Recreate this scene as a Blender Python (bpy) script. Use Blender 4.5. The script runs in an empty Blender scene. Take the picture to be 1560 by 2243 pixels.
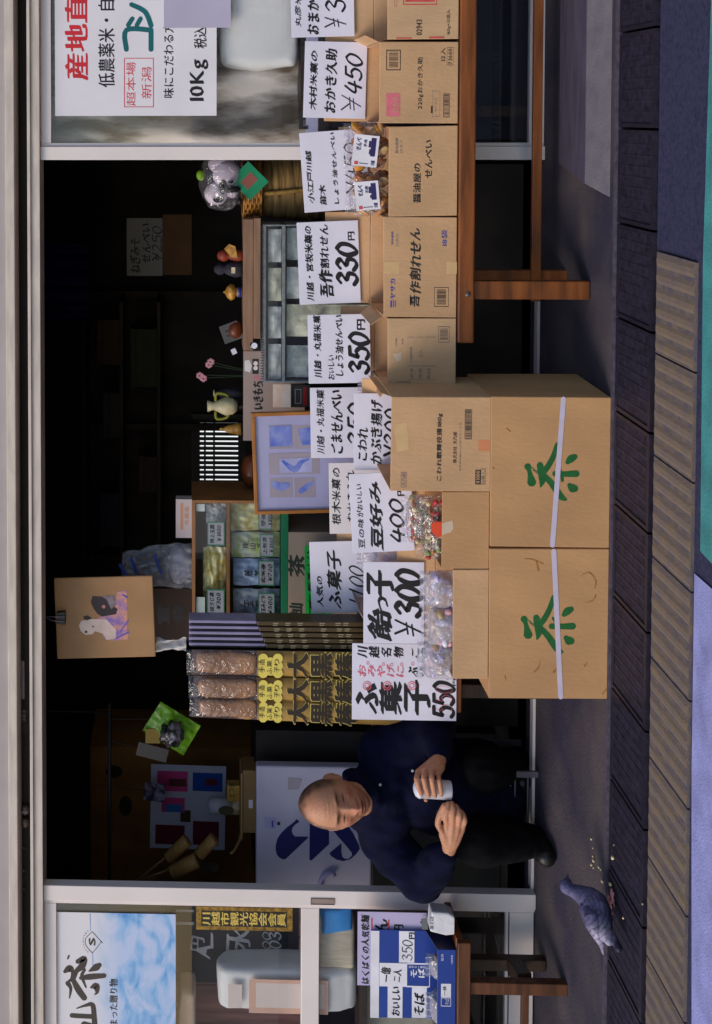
import bpy, bmesh, math, random
from math import sin, cos, pi, radians, exp, hypot
from mathutils import Vector, Matrix, noise
from mathutils.geometry import tessellate_polygon
random.seed(7)
SC = bpy.context.scene
COL = SC.collection

# ---------------------------------------------------------------- camera
# The photograph lies on its side: its left edge is up in the street, its top edge is the right-hand side.
F, U0, V0, H = 2800., 1880., 302., 1.373          # focal length and principal point in photo pixels, lens height in metres
YAW, PIT = radians(2.26), radians(2.0)
fw = Vector((-sin(YAW)*cos(PIT), cos(YAW)*cos(PIT), sin(PIT)))
rt = Vector((cos(YAW), sin(YAW), 0))
up = rt.cross(fw)
CAM = Vector((0, 0, H))
cd = bpy.data.cameras.new('camera'); cam = bpy.data.objects.new('camera', cd); COL.objects.link(cam)
cd.sensor_fit = 'VERTICAL'; cd.sensor_height = 36; cd.lens = 36*F/2243
cd.shift_x = (780-V0)/2243; cd.shift_y = (1121.5-U0)/2243
cd.clip_start = .05; cd.clip_end = 500
cam.matrix_world = Matrix(((-up.x, rt.x, -fw.x, 0), (-up.y, rt.y, -fw.y, 0), (-up.z, rt.z, -fw.z, H), (0, 0, 0, 1)))
SC.camera = cam

# ---------------------------------------------------------------- light
SUN_EL, SUN_AZ = radians(40), radians(226)         # azimuth from +Y, clockwise: behind the lens
w = bpy.data.worlds.new('World'); SC.world = w; w.use_nodes = True
nt = w.node_tree; bg = nt.nodes['Background']
sky = nt.nodes.new('ShaderNodeTexSky'); sky.sky_type = 'NISHITA'; sky.sun_disc = False
sky.sun_elevation = SUN_EL; sky.sun_rotation = SUN_AZ
nt.links.new(sky.outputs[0], bg.inputs[0]); bg.inputs[1].default_value = .13
sl = bpy.data.lights.new('sun', 'SUN'); sl.energy = 1.5; sl.angle = radians(30); sl.color = (1, .86, .70)
so = bpy.data.objects.new('sun', sl); COL.objects.link(so)
sd = Vector((sin(SUN_AZ)*cos(SUN_EL), cos(SUN_AZ)*cos(SUN_EL), sin(SUN_EL)))
so.rotation_euler = sd.to_track_quat('Z', 'Y').to_euler(); so.location = (0, -3, 6)
vs = SC.view_settings; vs.view_transform = 'Standard'; vs.look = 'None'; vs.gamma = 1; vs.exposure = .24
SC.display_settings.display_device = 'sRGB'

# ---------------------------------------------------------------- helpers
def ray(x, y): return fw + rt*((2243-y-U0)/F) - up*((x-V0)/F)
def P(x, y, Y):
    d = ray(x, y); return CAM + d*(Y/d.y)           # the point at depth Y seen at photo pixel (x, y)
def G(x, y, z=0):
    d = ray(x, y); return CAM + d*((z-H)/d.z)
def lin(c): c /= 255.; return c/12.92 if c <= .04045 else ((c+.055)/1.055)**2.4
def S(r, g, b, k=1.): return (lin(r)*k, lin(g)*k, lin(b)*k)

MATS = {}
def M(name, col, rough=.6, var=.12, scale=8., bump=0., bscale=None, metal=0., spec=.4, stretch=(1, 1, 1), col2=None, ramp=(.35, .65), detail=5, sheen=0):
    if name in MATS: return MATS[name]
    m = bpy.data.materials.new(name); m.use_nodes = True; MATS[name] = m
    n = m.node_tree.nodes; l = m.node_tree.links; b = n['Principled BSDF']
    b.inputs['Roughness'].default_value = rough; b.inputs['Metallic'].default_value = metal
    b.inputs['Specular IOR Level'].default_value = spec
    if sheen: b.inputs['Sheen Weight'].default_value = sheen
    tc = n.new('ShaderNodeTexCoord'); mp = n.new('ShaderNodeMapping'); mp.inputs['Scale'].default_value = stretch
    l.new(tc.outputs['Object'], mp.inputs[0])
    nz = n.new('ShaderNodeTexNoise'); nz.inputs['Scale'].default_value = scale; nz.inputs['Detail'].default_value = detail
    l.new(mp.outputs[0], nz.inputs['Vector'])
    cr = n.new('ShaderNodeValToRGB'); l.new(nz.outputs['Fac'], cr.inputs[0])
    c2 = col2 if col2 else tuple(min(1, c*(1+var)) for c in col); c1 = col if col2 else tuple(c*(1-var) for c in col)
    cr.color_ramp.elements[0].position = ramp[0]; cr.color_ramp.elements[1].position = ramp[1]
    cr.color_ramp.elements[0].color = (*c1, 1); cr.color_ramp.elements[1].color = (*c2, 1)
    l.new(cr.outputs[0], b.inputs['Base Color'])
    if bump:
        bz = n.new('ShaderNodeTexNoise'); bz.inputs['Scale'].default_value = bscale or scale*3; bz.inputs['Detail'].default_value = 4
        l.new(mp.outputs[0], bz.inputs['Vector'])
        bp = n.new('ShaderNodeBump'); bp.inputs['Strength'].default_value = bump; bp.inputs['Distance'].default_value = .01
        l.new(bz.outputs['Fac'], bp.inputs['Height']); l.new(bp.outputs[0], b.inputs['Normal'])
    return m

def film(name, tint=(1, 1, 1), glossy=.25, rough=.15, bump=.6, bscale=30, cloud=0.):
    """clear plastic: mostly lets light straight through, shines, may be milky"""
    m = bpy.data.materials.new(name); m.use_nodes = True
    n = m.node_tree.nodes; l = m.node_tree.links
    for x in list(n):
        if x.type == 'BSDF_PRINCIPLED': n.remove(x)
    out = [x for x in n if x.type == 'OUTPUT_MATERIAL'][0]
    tr = n.new('ShaderNodeBsdfTransparent'); tr.inputs[0].default_value = (*tint, 1)
    gl = n.new('ShaderNodeBsdfGlossy'); gl.inputs['Roughness'].default_value = rough
    fr = n.new('ShaderNodeLayerWeight'); pw = n.new('ShaderNodeMath'); pw.operation = 'POWER'; pw.inputs[1].default_value = 5
    l.new(fr.outputs['Facing'], pw.inputs[0])
    ad = n.new('ShaderNodeMath'); ad.operation = 'MULTIPLY_ADD'; ad.inputs[1].default_value = .9-glossy; ad.inputs[2].default_value = glossy+.02; ad.use_clamp = True
    l.new(pw.outputs[0], ad.inputs[0])
    mx = n.new('ShaderNodeMixShader'); l.new(ad.outputs[0], mx.inputs[0]); l.new(tr.outputs[0], mx.inputs[1]); l.new(gl.outputs[0], mx.inputs[2])
    last = mx
    if cloud:
        df = n.new('ShaderNodeBsdfDiffuse'); df.inputs[0].default_value = (.75, .73, .8, 1)
        m2 = n.new('ShaderNodeMixShader'); m2.inputs[0].default_value = cloud
        l.new(mx.outputs[0], m2.inputs[1]); l.new(df.outputs[0], m2.inputs[2]); last = m2
    l.new(last.outputs[0], out.inputs[0])
    if bump:
        tc = n.new('ShaderNodeTexCoord'); bz = n.new('ShaderNodeTexNoise'); bz.inputs['Scale'].default_value = bscale; bz.inputs['Distortion'].default_value = 1.5
        l.new(tc.outputs['Object'], bz.inputs['Vector'])
        bp = n.new('ShaderNodeBump'); bp.inputs['Strength'].default_value = bump; bp.inputs['Distance'].default_value = .02
        l.new(bz.outputs['Fac'], bp.inputs['Height']); l.new(bp.outputs[0], gl.inputs['Normal']); l.new(bp.outputs[0], fr.inputs['Normal'])
    return m

def emit(name, col, s):
    m = bpy.data.materials.new(name); m.use_nodes = True
    b = m.node_tree.nodes['Principled BSDF']; b.inputs['Base Color'].default_value = (*col, 1)
    b.inputs['Emission Color'].default_value = (*col, 1); b.inputs['Emission Strength'].default_value = s
    return m

def vcol_mat(name, rough=.55, bump=.0, bscale=60, var=.12, spec=.4, sss=0):
    m = bpy.data.materials.new(name); m.use_nodes = True
    n = m.node_tree.nodes; l = m.node_tree.links; b = n['Principled BSDF']
    a = n.new('ShaderNodeVertexColor'); a.layer_name = 'Col'
    tc = n.new('ShaderNodeTexCoord'); nz = n.new('ShaderNodeTexNoise'); nz.inputs['Scale'].default_value = bscale; nz.inputs['Detail'].default_value = 5
    l.new(tc.outputs['Object'], nz.inputs['Vector'])
    hs = n.new('ShaderNodeMix'); hs.data_type = 'RGBA'; hs.blend_type = 'MULTIPLY'; hs.inputs[0].default_value = 1
    cr = n.new('ShaderNodeValToRGB'); cr.color_ramp.elements[0].position = .3; cr.color_ramp.elements[1].position = .7
    cr.color_ramp.elements[0].color = (1-var,)*3 + (1,); cr.color_ramp.elements[1].color = (1+var*.3,)*3 + (1,)
    l.new(nz.outputs['Fac'], cr.inputs[0]); l.new(a.outputs[0], hs.inputs[6]); l.new(cr.outputs[0], hs.inputs[7])
    l.new(hs.outputs[2], b.inputs['Base Color']); b.inputs['Roughness'].default_value = rough; b.inputs['Specular IOR Level'].default_value = spec
    if sss:
        b.inputs['Subsurface Weight'].default_value = sss; b.inputs['Subsurface Radius'].default_value = (.01, .004, .002); b.inputs['Subsurface Scale'].default_value = .6
    if bump:
        bp = n.new('ShaderNodeBump'); bp.inputs['Strength'].default_value = bump; bp.inputs['Distance'].default_value = .004
        l.new(nz.outputs['Fac'], bp.inputs['Height']); l.new(bp.outputs[0], b.inputs['Normal'])
    return m

def tag(o, label=None, cat=None, group=None, kind=None):
    if label: o['label'] = label
    if cat: o['category'] = cat
    if group: o['group'] = group
    if kind: o['kind'] = kind
    return o
def thing(name, label, cat, loc=(0, 0, 0), group=None, roll=0, lean=0, rz=0):
    o = bpy.data.objects.new(name, None); COL.objects.link(o); o.location = loc
    o.rotation_euler = (lean, roll, rz); o.empty_display_size = .05
    return tag(o, label, cat, group)
def copy_thing(o, loc, parent=None):
    c = o.copy(); COL.objects.link(c)
    if parent: c.parent = parent
    else: c.location = loc
    for ch in o.children: copy_thing(ch, None, c)
    return c

def catmull(pts, n=6, closed=False):
    if len(pts) < 3: return [tuple(p) for p in pts]
    out = []; N = len(pts)
    for i in range(N if closed else N-1):
        p = [pts[(i+k) % N] if closed else pts[max(0, min(N-1, i+k))] for k in (-1, 0, 1, 2)]
        for j in range(n):
            t = j/n
            out.append(tuple(.5*(2*b+(c-a)*t+(2*a-5*b+4*c-d)*t*t+(3*b-a-3*c+d)*t**3) for a, b, c, d in zip(*p)))
    if not closed: out.append(tuple(pts[-1]))
    return out

class MB:
    def __init__(s): s.v = []; s.f = []; s.m = []; s.sm = []
    def add(s, vs, fs, mi=0, smooth=False):
        o = len(s.v); s.v += [tuple(v) for v in vs]
        for f in fs: s.f.append(tuple(i+o for i in f)); s.m.append(mi); s.sm.append(smooth)
        return s
    def box(s, x0, x1, y0, y1, z0, z1, mi=0):
        return s.add([(x0, y0, z0), (x1, y0, z0), (x1, y1, z0), (x0, y1, z0), (x0, y0, z1), (x1, y0, z1), (x1, y1, z1), (x0, y1, z1)],
              [(0, 3, 2, 1), (4, 5, 6, 7), (0, 1, 5, 4), (1, 2, 6, 5), (2, 3, 7, 6), (3, 0, 4, 7)], mi)
    def slab(s, a, b, c, d, n, mi=0):                # quad a b c d given a thickness vector n
        n = Vector(n); q = [Vector(p) for p in (a, b, c, d)]
        return s.add(q+[p+n for p in q], [(0, 1, 2, 3), (7, 6, 5, 4), (0, 4, 5, 1), (1, 5, 6, 2), (2, 6, 7, 3), (3, 7, 4, 0)], mi)
    def bar(s, a, b, w, d, mi=0, upv=(0, 0, 1)):      # straight square-section bar from a to b
        a, b = Vector(a), Vector(b); t = (b-a).normalized(); u = Vector(upv)
        if abs(t.dot(u)) > .9: u = Vector((1, 0, 0))
        e = t.cross(u).normalized(); g = e.cross(t)
        q = [a+e*i*w/2+g*j*d/2 for i, j in ((-1, -1), (1, -1), (1, 1), (-1, 1))]
        return s.slab(*q, b-a, mi)
    def prism(s, poly, y0, y1, mi=0):                # outline in (x, z), extruded from y0 (front) to y1
        n = len(poly); tri = tessellate_polygon([[Vector((p[0], p[1], 0)) for p in poly]])
        vs = [(p[0], y0, p[1]) for p in poly]+[(p[0], y1, p[1]) for p in poly]
        fs = [t for t in tri]+[(t[2]+n, t[1]+n, t[0]+n) for t in tri]
        if y1 != y0: fs += [(i, i+n, (i+1) % n+n, (i+1) % n) for i in range(n)]
        else: vs = vs[:n]; fs = fs[:len(tri)]
        return s.add(vs, fs, mi)
    def tube(s, pts, rad, seg=10, mi=0, smooth=True, cap=True, flat=1.):
        pts = [Vector(p) for p in pts]; N = len(pts)
        if not hasattr(rad, '__len__'): rad = [rad]*N
        vs = []; t0 = (pts[1]-pts[0]).normalized(); u = t0.orthogonal().normalized()
        for i in range(N):
            t = (pts[min(i+1, N-1)]-pts[max(i-1, 0)]).normalized()
            u = (u-t*u.dot(t)).normalized(); v = t.cross(u)
            for k in range(seg):
                a = 2*pi*k/seg; vs.append(pts[i]+(u*cos(a)+v*sin(a)*flat)*rad[i])
        fs = [(i*seg+k, i*seg+(k+1) % seg, (i+1)*seg+(k+1) % seg, (i+1)*seg+k) for i in range(N-1) for k in range(seg)]
        if cap: fs += [tuple(range(seg))[::-1], tuple((N-1)*seg+k for k in range(seg))]
        return s.add(vs, fs, mi, smooth)
    def limb(s, pts, rad, seg=12, mi=0):              # tube with round ends
        s.tube(pts, rad, seg, mi)
        for p, r in ((pts[0], rad[0]), (pts[-1], rad[-1])): s.ell(p, (r, r, r), 10, 8, mi)
        return s
    def lathe(s, prof, c=(0, 0, 0), seg=24, mi=0, smooth=True):
        c = Vector(c); n = len(prof)
        vs = [c+Vector((r*cos(2*pi*k/seg), r*sin(2*pi*k/seg), z)) for r, z in prof for k in range(seg)]
        fs = [(i*seg+k, i*seg+(k+1) % seg, (i+1)*seg+(k+1) % seg, (i+1)*seg+k) for i in range(n-1) for k in range(seg)]
        fs += [tuple(range(seg))[::-1], tuple((n-1)*seg+k for k in range(seg))]
        return s.add(vs, fs, mi, smooth)
    def ell(s, c, r, nu=16, nv=10, mi=0, rot=None, fn=None):
        c = Vector(c); vs = []; 
        for j in range(nv+1):
            th = pi*j/nv
            for i in range(nu):
                ph = 2*pi*i/nu
                p = Vector((r[0]*sin(th)*cos(ph), r[1]*sin(th)*sin(ph), r[2]*cos(th)))
                if fn: p = fn(p)
                if rot: p = rot @ p
                vs.append(c+p)
        fs = [(j*nu+i, (j+1)*nu+i, (j+1)*nu+(i+1) % nu, j*nu+(i+1) % nu) for j in range(nv) for i in range(nu)]
        return s.add(vs, fs, mi, True)
    def grid(s, fn, nu, nv, mi=0, smooth=True):
        vs = [fn(i/nu, j/nv) for j in range(nv+1) for i in range(nu+1)]
        fs = [(j*(nu+1)+i, j*(nu+1)+i+1, (j+1)*(nu+1)+i+1, (j+1)*(nu+1)+i) for j in range(nv) for i in range(nu)]
        return s.add(vs, fs, mi, smooth)
    def ribbon(s, pts, y, mi=0):                      # flat stroke: points (x, z, width)
        vs = []; N = len(pts)
        for i, (x, z, wd) in enumerate(pts):
            a, b = pts[max(0, i-1)], pts[min(N-1, i+1)]
            dx, dz = b[0]-a[0], b[1]-a[1]; L = hypot(dx, dz) or 1
            nx, nz = -dz/L*wd/2, dx/L*wd/2
            vs += [(x+nx, y, z+nz), (x-nx, y, z-nz)]
        s.add(vs, [(2*i, 2*i+1, 2*i+3, 2*i+2) for i in range(N-1)], mi)
        for k, (x, z, wd) in enumerate((pts[0], pts[-1])):
            s.add([(x+cos(2*pi*i/10)*wd*.5, y-1e-5*(k+1), z+sin(2*pi*i/10)*wd*.5) for i in range(10)], [tuple(range(9, -1, -1))], mi)
        return s
    def mesh(s, name, mats):
        me = bpy.data.meshes.new(name); me.from_pydata(s.v, [], s.f)
        me.polygons.foreach_set('material_index', s.m); me.polygons.foreach_set('use_smooth', s.sm)
        for m in (mats if isinstance(mats, (list, tuple)) else [mats]): me.materials.append(m)
        me.update(); return me
    def build(s, name, mats, parent=None, bevel=0, loc=None, seg=2):
        me = s.mesh(name, mats)
        bm = bmesh.new(); bm.from_mesh(me); bmesh.ops.recalc_face_normals(bm, faces=bm.faces[:]) if not getattr(s, 'keep', 0) else None
        bm.to_mesh(me); bm.free()
        o = bpy.data.objects.new(name, me); COL.objects.link(o)
        if parent: o.parent = parent
        if loc: o.location = loc
        if bevel:
            b = o.modifiers.new('bevel', 'BEVEL'); b.width = bevel; b.segments = seg; b.limit_method = 'ANGLE'; b.angle_limit = radians(40)
        return o

def remesh(mb, voxel, smooth=(.5, 3)):
    me = mb.mesh('tmp', []); o = bpy.data.objects.new('tmp', me); COL.objects.link(o)
    r = o.modifiers.new('r', 'REMESH'); r.mode = 'VOXEL'; r.voxel_size = voxel; r.use_smooth_shade = True
    if smooth: k = o.modifiers.new('s', 'SMOOTH'); k.factor, k.iterations = smooth
    bpy.context.view_layer.update(); dg = bpy.context.evaluated_depsgraph_get()
    out = bpy.data.meshes.new_from_object(o.evaluated_get(dg)); bpy.data.objects.remove(o)
    out.polygons.foreach_set('use_smooth', [True]*len(out.polygons)); return out
def paint(me, fn):
    a = me.color_attributes.new('Col', 'FLOAT_COLOR', 'POINT')
    buf = []
    for v in me.vertices: buf += [*fn(v.co), 1.]
    a.data.foreach_set('color', buf)
def place(me, name, mats, parent=None, loc=None):
    me.materials.clear()
    for m in (mats if isinstance(mats, (list, tuple)) else [mats]): me.materials.append(m)
    me.name = name; o = bpy.data.objects.new(name, me); COL.objects.link(o)
    if parent: o.parent = parent
    if loc: o.location = loc
    return o

# ---------------------------------------------------------------- writing
_G = {}
def glyph(ch):
    if ch in _G: return _G[ch]
    c = bpy.data.curves.new('g', 'FONT'); c.body = ch; c.resolution_u = 2
    o = bpy.data.objects.new('g', c); me = bpy.data.meshes.new_from_object(o)
    vs = [(v.co.x, v.co.y) for v in me.vertices]; fs = [tuple(p.vertices) for p in me.polygons]
    bpy.data.objects.remove(o); bpy.data.curves.remove(c); bpy.data.meshes.remove(me)
    if vs: bb = (min(v[0] for v in vs), min(v[1] for v in vs), max(v[0] for v in vs), max(v[1] for v in vs))
    else: bb = (0, 0, .3, .3)
    _G[ch] = (vs, fs, bb, 1. if ord(ch) > 0x2fff else bb[2]+.07); return _G[ch]
DIG = {  # brush strokes for numerals and a few signs, in a unit box
 '0': [[(.62, .98), (.3, .85), (.06, .45), (.22, .04), (.5, .02), (.85, .35), (.92, .75), (.62, .98)]],
 '2': [[(.12, .8), (.5, 1), (.86, .78), (.5, .35), (.06, .04), (.95, .04)]],
 '1': [[(.6, 1), (.4, 0)]],
 '3': [[(.12, .84), (.5, 1), (.84, .84), (.4, .56), (.86, .42), (.76, .1), (.4, 0), (.04, .14)]],
 '4': [[(.5, 1), (.08, .36), (.98, .42)], [(.8, .78), (.55, 0)]],
 '5': [[(.36, .98), (.98, 1.)], [(.36, .98), (.2, .56), (.6, .64), (.9, .42), (.74, .08), (.36, 0), (.04, .1)]],
 '¥': [[(.08, 1), (.46, .6)], [(.98, 1), (.3, 0)], [(.14, .54), (.86, .6)], [(.06, .34), (.78, .4)]],
 '/': [[(.9, 1), (.1, 0)]], '一': [[(0, .5), (1, .5)]]}
class Ink(MB):
    """writing laid on a flat front; conv turns a photo pixel into the thing's own (x, z)"""
    def __init__(s, conv, y=-.0006): super().__init__(); s.c = conv; s.y = y; s.k = 0; s.keep = 1
    def corners(s, x0, y0, x1, y1):
        r = getattr(s.c, 'roll', 0)
        if not r: return s.c(x0, y1), s.c(x1, y0)
        cx, cz = s.c((x0+x1)/2, (y0+y1)/2); m = (s.c(x0+100, y0)[1]-s.c(x0, y0)[1])/-100/cos(r)
        wd = (y1-y0)*m/2; h = max(.45*(x1-x0), (x1-x0)-abs(sin(r))*(y1-y0))*m/2
        return (cx-wd, cz+h), (cx+wd, cz-h)
    def text(s, t, x0, y0, x1, y1, nib=(1, 0, 0), jit=0., vert=False, mi=0, fit=True):
        """from photo row y1 (the reader's left) to y0, between column x0 (top) and x1 (bottom)"""
        pen = 0; cells = []
        for ch in t:
            if ch == ' ': pen += .4; continue
            vs, fs, bb, adv = glyph(ch)
            k = 1+random.uniform(-jit, jit); a = random.uniform(-jit, jit)*.8; mx, my = (bb[0]+bb[2])/2, (bb[1]+bb[3])/2
            q = [((vx-mx)*k, (vy-my)*k) for vx, vy in vs]
            q = [(vx*cos(a)-vy*sin(a)+mx, vx*sin(a)+vy*cos(a)+my) for vx, vy in q]
            if jit:                                       # an uneven, leaning hand
                o_ = random.random()*80
                q = [(vx+.14*(vy-my)+.06*noise.noise(Vector((vx*3, vy*3, o_))), vy+.07*noise.noise(Vector((vx*3, vy*3, o_+9)))) for vx, vy in q]
            dy = random.uniform(-jit, jit)*.5
            if vert: q = [(vx-(mx if adv < 1 else .5)+dy, vy-pen) for vx, vy in q]; pen += 1.05
            else: q = [(vx+pen, vy+dy) for vx, vy in q]; pen += adv*1.02
            cells.append((q, fs))
        if not cells: return s
        xs = [v[0] for q, f in cells for v in q]; zs = [v[1] for q, f in cells for v in q]
        ax, bx, az, bz = min(xs), max(xs), min(zs), max(zs)
        L0, L1 = s.corners(x0, y0, x1, y1)               # upper left, lower right
        sx = (L1[0]-L0[0])/(bx-ax or 1); sz = (L0[1]-L1[1])/(bz-az or 1); em = (abs(sx)+abs(sz))/2
        n, nx, nz = nib
        for i in range(n):
            f = 0 if n == 1 else i/(n-1)-.5
            s.k += 1; yy = s.y-2e-5*(s.k % 12)
            for q, fs in cells:
                s.add([(L0[0]+(vx-ax)*sx+f*nx*em, yy, L1[1]+(vz-az)*sz+f*nz*em) for vx, vz in q], [g[::1] for g in fs], mi)
        return s
    def brush(s, t, x0, y0, x1, y1, wd=.16, mi=0, slant=0.):
        n = len(t); L0, L1 = s.corners(x0, y0, x1, y1); W = (L1[0]-L0[0])/n; h = L0[1]-L1[1]
        for i, ch in enumerate(t):
            for st in DIG[ch]:
                pts = []; c = catmull(st, 6)
                for j, (px, pz) in enumerate(c):
                    a, b = c[max(0, j-1)], c[min(len(c)-1, j+1)]
                    ang = math.atan2((b[1]-a[1])*h, (b[0]-a[0])*W*.9)
                    k = .42+.58*abs(sin(ang-radians(35)))*(1-.35*(j/len(c)))
                    pts.append((L0[0]+W*(i+.06+px*.88)+slant*(pz-.5)*h, L1[1]+pz*h, wd*min(h, W*1.5)*k))
                s.k += 1; s.ribbon(pts, s.y-2e-5*(s.k % 12), mi)
        return s
    def strokes(s, sts, mi=0):                          # strokes given as (x, y, width) in photo pixels
        for st in sts:
            pts = []
            for x, y, wd in catmull(st, 5) if len(st) > 2 else st:
                lx, lz = s.c(x, y); l2 = s.c(x+wd, y)
                pts.append((lx, lz, abs(l2[1]-lz)))
            s.k += 1; s.ribbon(pts, s.y-2e-5*(s.k % 12), mi)
        return s
    def rect(s, x0, y0, x1, y1, mi=0):
        a, b = s.c(x0, y1), s.c(x1, y0); s.k += 1; y = s.y-2e-5*(s.k % 12)
        return s.add([(a[0], y, b[1]), (b[0], y, b[1]), (b[0], y, a[1]), (a[0], y, a[1])], [(0, 1, 2, 3)], mi)
    def frame(s, x0, y0, x1, y1, t=1.2, mi=0):
        s.rect(x0, y0, x0+t, y1, mi); s.rect(x1-t, y0, x1, y1, mi); s.rect(x0+t, y0, x1-t, y0+t, mi); return s.rect(x0+t, y1-t, x1-t, y1, mi)
    def bars(s, x0, y0, x1, y1, n, mi=0):               # a bar code
        y = y0
        for i in range(n):
            wd = (y1-y0)/n; s.rect(x0, y0+i*wd, x1, y0+i*wd+wd*random.choice((.25, .45, .6)), mi)
        return s
    def poly(s, pts, mi=0):
        q = [s.c(*p) for p in pts]; s.k += 1
        t = tessellate_polygon([[Vector((a, b, 0)) for a, b in q]])
        return s.add([(a, s.y-2e-5*(s.k % 12), b) for a, b in q], t, mi)
    def disc(s, x, y, r, mi=0, n=18): return s.poly([(x+r*cos(2*pi*i/n), y+r*sin(2*pi*i/n)) for i in range(n)], mi)

def conv_at(o, Y, roll=0):
    O = Vector(o); cr, sr = cos(roll), sin(roll)
    def c(x, y):
        p = P(x, y, Y)-O; return (p.x*cr+p.z*sr, -p.x*sr+p.z*cr)
    c.roll = roll; return c
# ---- common materials
INK = M('black_ink', (.012, .011, .014), .5, .2, 60)
REDINK = M('red_ink', S(215, 60, 75), .5, .1, 40)
CARD = M('white_card', (.76, .74, .86), .5, .06, 5, .05, 9)
KRAFT = M('kraft_cardboard', S(204, 162, 120, .98), .78, .13, 5, .16, 90, stretch=(1, 1, .5), detail=9)
KRAFT2 = M('pale_cardboard', S(206, 168, 128, .98), .75, .09, 11, .12, 120, stretch=(1, 1, .35))
KRAFT3 = M('deep_cardboard', S(196, 150, 104, .95), .78, .14, 4, .16, 90, stretch=(1, 1, .5), detail=9)
PRINT = M('carton_print', (.03, .025, .025), .7, .3, 70)
FAINT = M('faint_carton_print', (.22, .17, .17), .7, .2, 60)
REDP = M('red_carton_print', S(205, 75, 80), .7, .15, 50)
BLUEP = M('blue_carton_print', S(70, 75, 150), .7, .15, 50)
WOOD = M('varnished_wood', S(146, 82, 36, .72), .38, .4, 5, .08, 30, stretch=(.6, 6, 6), spec=.5)
DWOOD = M('dark_wood', (.035, .018, .010), .5, .4, 6, .1, 40, stretch=(.6, 4, 4))
ALU = M('beige_aluminium', (.80, .71, .68), .42, .05, 3, 0, metal=.0, spec=.5)
ALU2 = M('worn_beige_frame', (.62, .53, .46), .5, .12, 7, .05, 60, stretch=(1, 1, 6))
BLACK = M('black_gap', (.006, .005, .006), .6, .3, 10)

# ================================================================ setting
YF = 4.75                                            # depth of the shop front
def wx(y, x=640, Y=YF): return P(x, y, Y).x
def wz(x, y=1120, Y=YF): return P(x, y, Y).z
def groundy(x, y=1120): return G(x, y).y
Y_KERB, Y_GRATE, Y_TACT = groundy(1341), groundy(1422), groundy(1514)
XR = wx(560, 1430, (Y_GRATE+Y_TACT)/2)               # right end of the yellow paving
ZS = .046                                            # height of the shop floor
def apron_z(Y): return 0 if Y < 4.47 else min(ZS, (Y-4.47)/(YF-4.47)*ZS)

ASPH = M('asphalt', S(54, 62, 104, .42), .85, .5, 60, .5, 260, col2=S(96, 92, 138, .42), ramp=(.3, .75), detail=8)
mb = MB().box(-160, 160, -7, Y_TACT+.02, -.2, -.012)
o = mb.build('road', ASPH); tag(o, kind='structure')
mb = MB(); mb.box(XR+.001, 10, Y_TACT+.0205, Y_GRATE, -.2, -.012)
o = mb.build('pavement', ASPH); tag(o, kind='structure')
FARP = M('pale_ground_stone', (.34, .31, .30), .9, .2, 3, .2, 40)
o = MB().box(-160, 160, -160, -7, -.2, .1).build('bounce_pavement', FARP); tag(o, kind='structure')  # unseen pale ground, added to bounce light onto the shop front
for sx_ in (-1, 1):
    o = MB().box(*sorted((sx_*160, sx_*(9.99 if sx_ > 0 else 13.99))), Y_TACT+.021, 160, -.2, -.014).build('ground', FARP); tag(o, kind='structure')
# painted road markings
LINE = M('white_road_paint', S(164, 166, 226, .64), .8, .1, 9, .35, 160, col2=S(186, 190, 255, .74), ramp=(.28, .6), detail=12)
TEAL = M('green_road_paint', S(76, 160, 164, .56), .8, .2, 9, .35, 160, col2=S(86, 186, 184, .66), ramp=(.28, .6), detail=12)
def gz(x, y): p = G(x, y, -.008); return (p.x, p.y, -.008)
o = MB().add([gz(1515, 2300), gz(1515, 1680), gz(1521, 1256), gz(1562, 1292), gz(1640, 1360), gz(1640, 2400)], [(0, 1, 2, 3, 4, 5)]).build('white_road_marking', LINE); tag(o, kind='structure')
o = MB().add([gz(1534, 1207), gz(1540, 560), gz(1556, 60), gz(1564, -200), gz(1640, -200), gz(1640, 1310), gz(1562, 1238)], [tuple(range(7))]).build('green_road_marking', TEAL); tag(o, kind='structure')
# yellow tactile paving: blocks 30 cm wide with six low bars each
TACT = M('worn_yellow_paving', S(158, 136, 106, .62), .85, .3, 22, .3, 150, col2=S(132, 120, 128, .6), detail=9, ramp=(.3, .8))
TACT2 = M('paving_valleys', S(112, 104, 118, .6), .9, .35, 24, .3, 150, col2=S(144, 128, 112, .62), detail=9)
mb = MB(); bw = .30
for k in range(-1, 13):
    x1 = XR-k*bw-.003 if k >= 0 else None
    if x1 is None: continue
    x0 = x1-bw+.006
    mb.box(x0, x1, Y_TACT+.005, Y_GRATE-.018, -.2, -.005, 1)
    for j in range(6):
        c = x0+(j+.5)*(x1-x0)/6; a = .0145
        q = [(c-a*1.3, -.0053), (c-a*.5, -.0012), (c+a*.5, -.0012), (c+a*1.3, -.0053)]
        mb.prism(q, Y_TACT+.012, Y_GRATE-.026, 0)
o = mb.build('tactile_paving', [TACT, TACT2], bevel=0); tag(o, kind='structure')
GROUT = M('kerb_stone', S(80, 70, 92, .6), .85, .3, 30, .3, 200)
o = MB().box(-14, XR, Y_TACT-.01, Y_GRATE, -.25, -.03).build('paving_bed', GROUT); tag(o, kind='structure')
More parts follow.
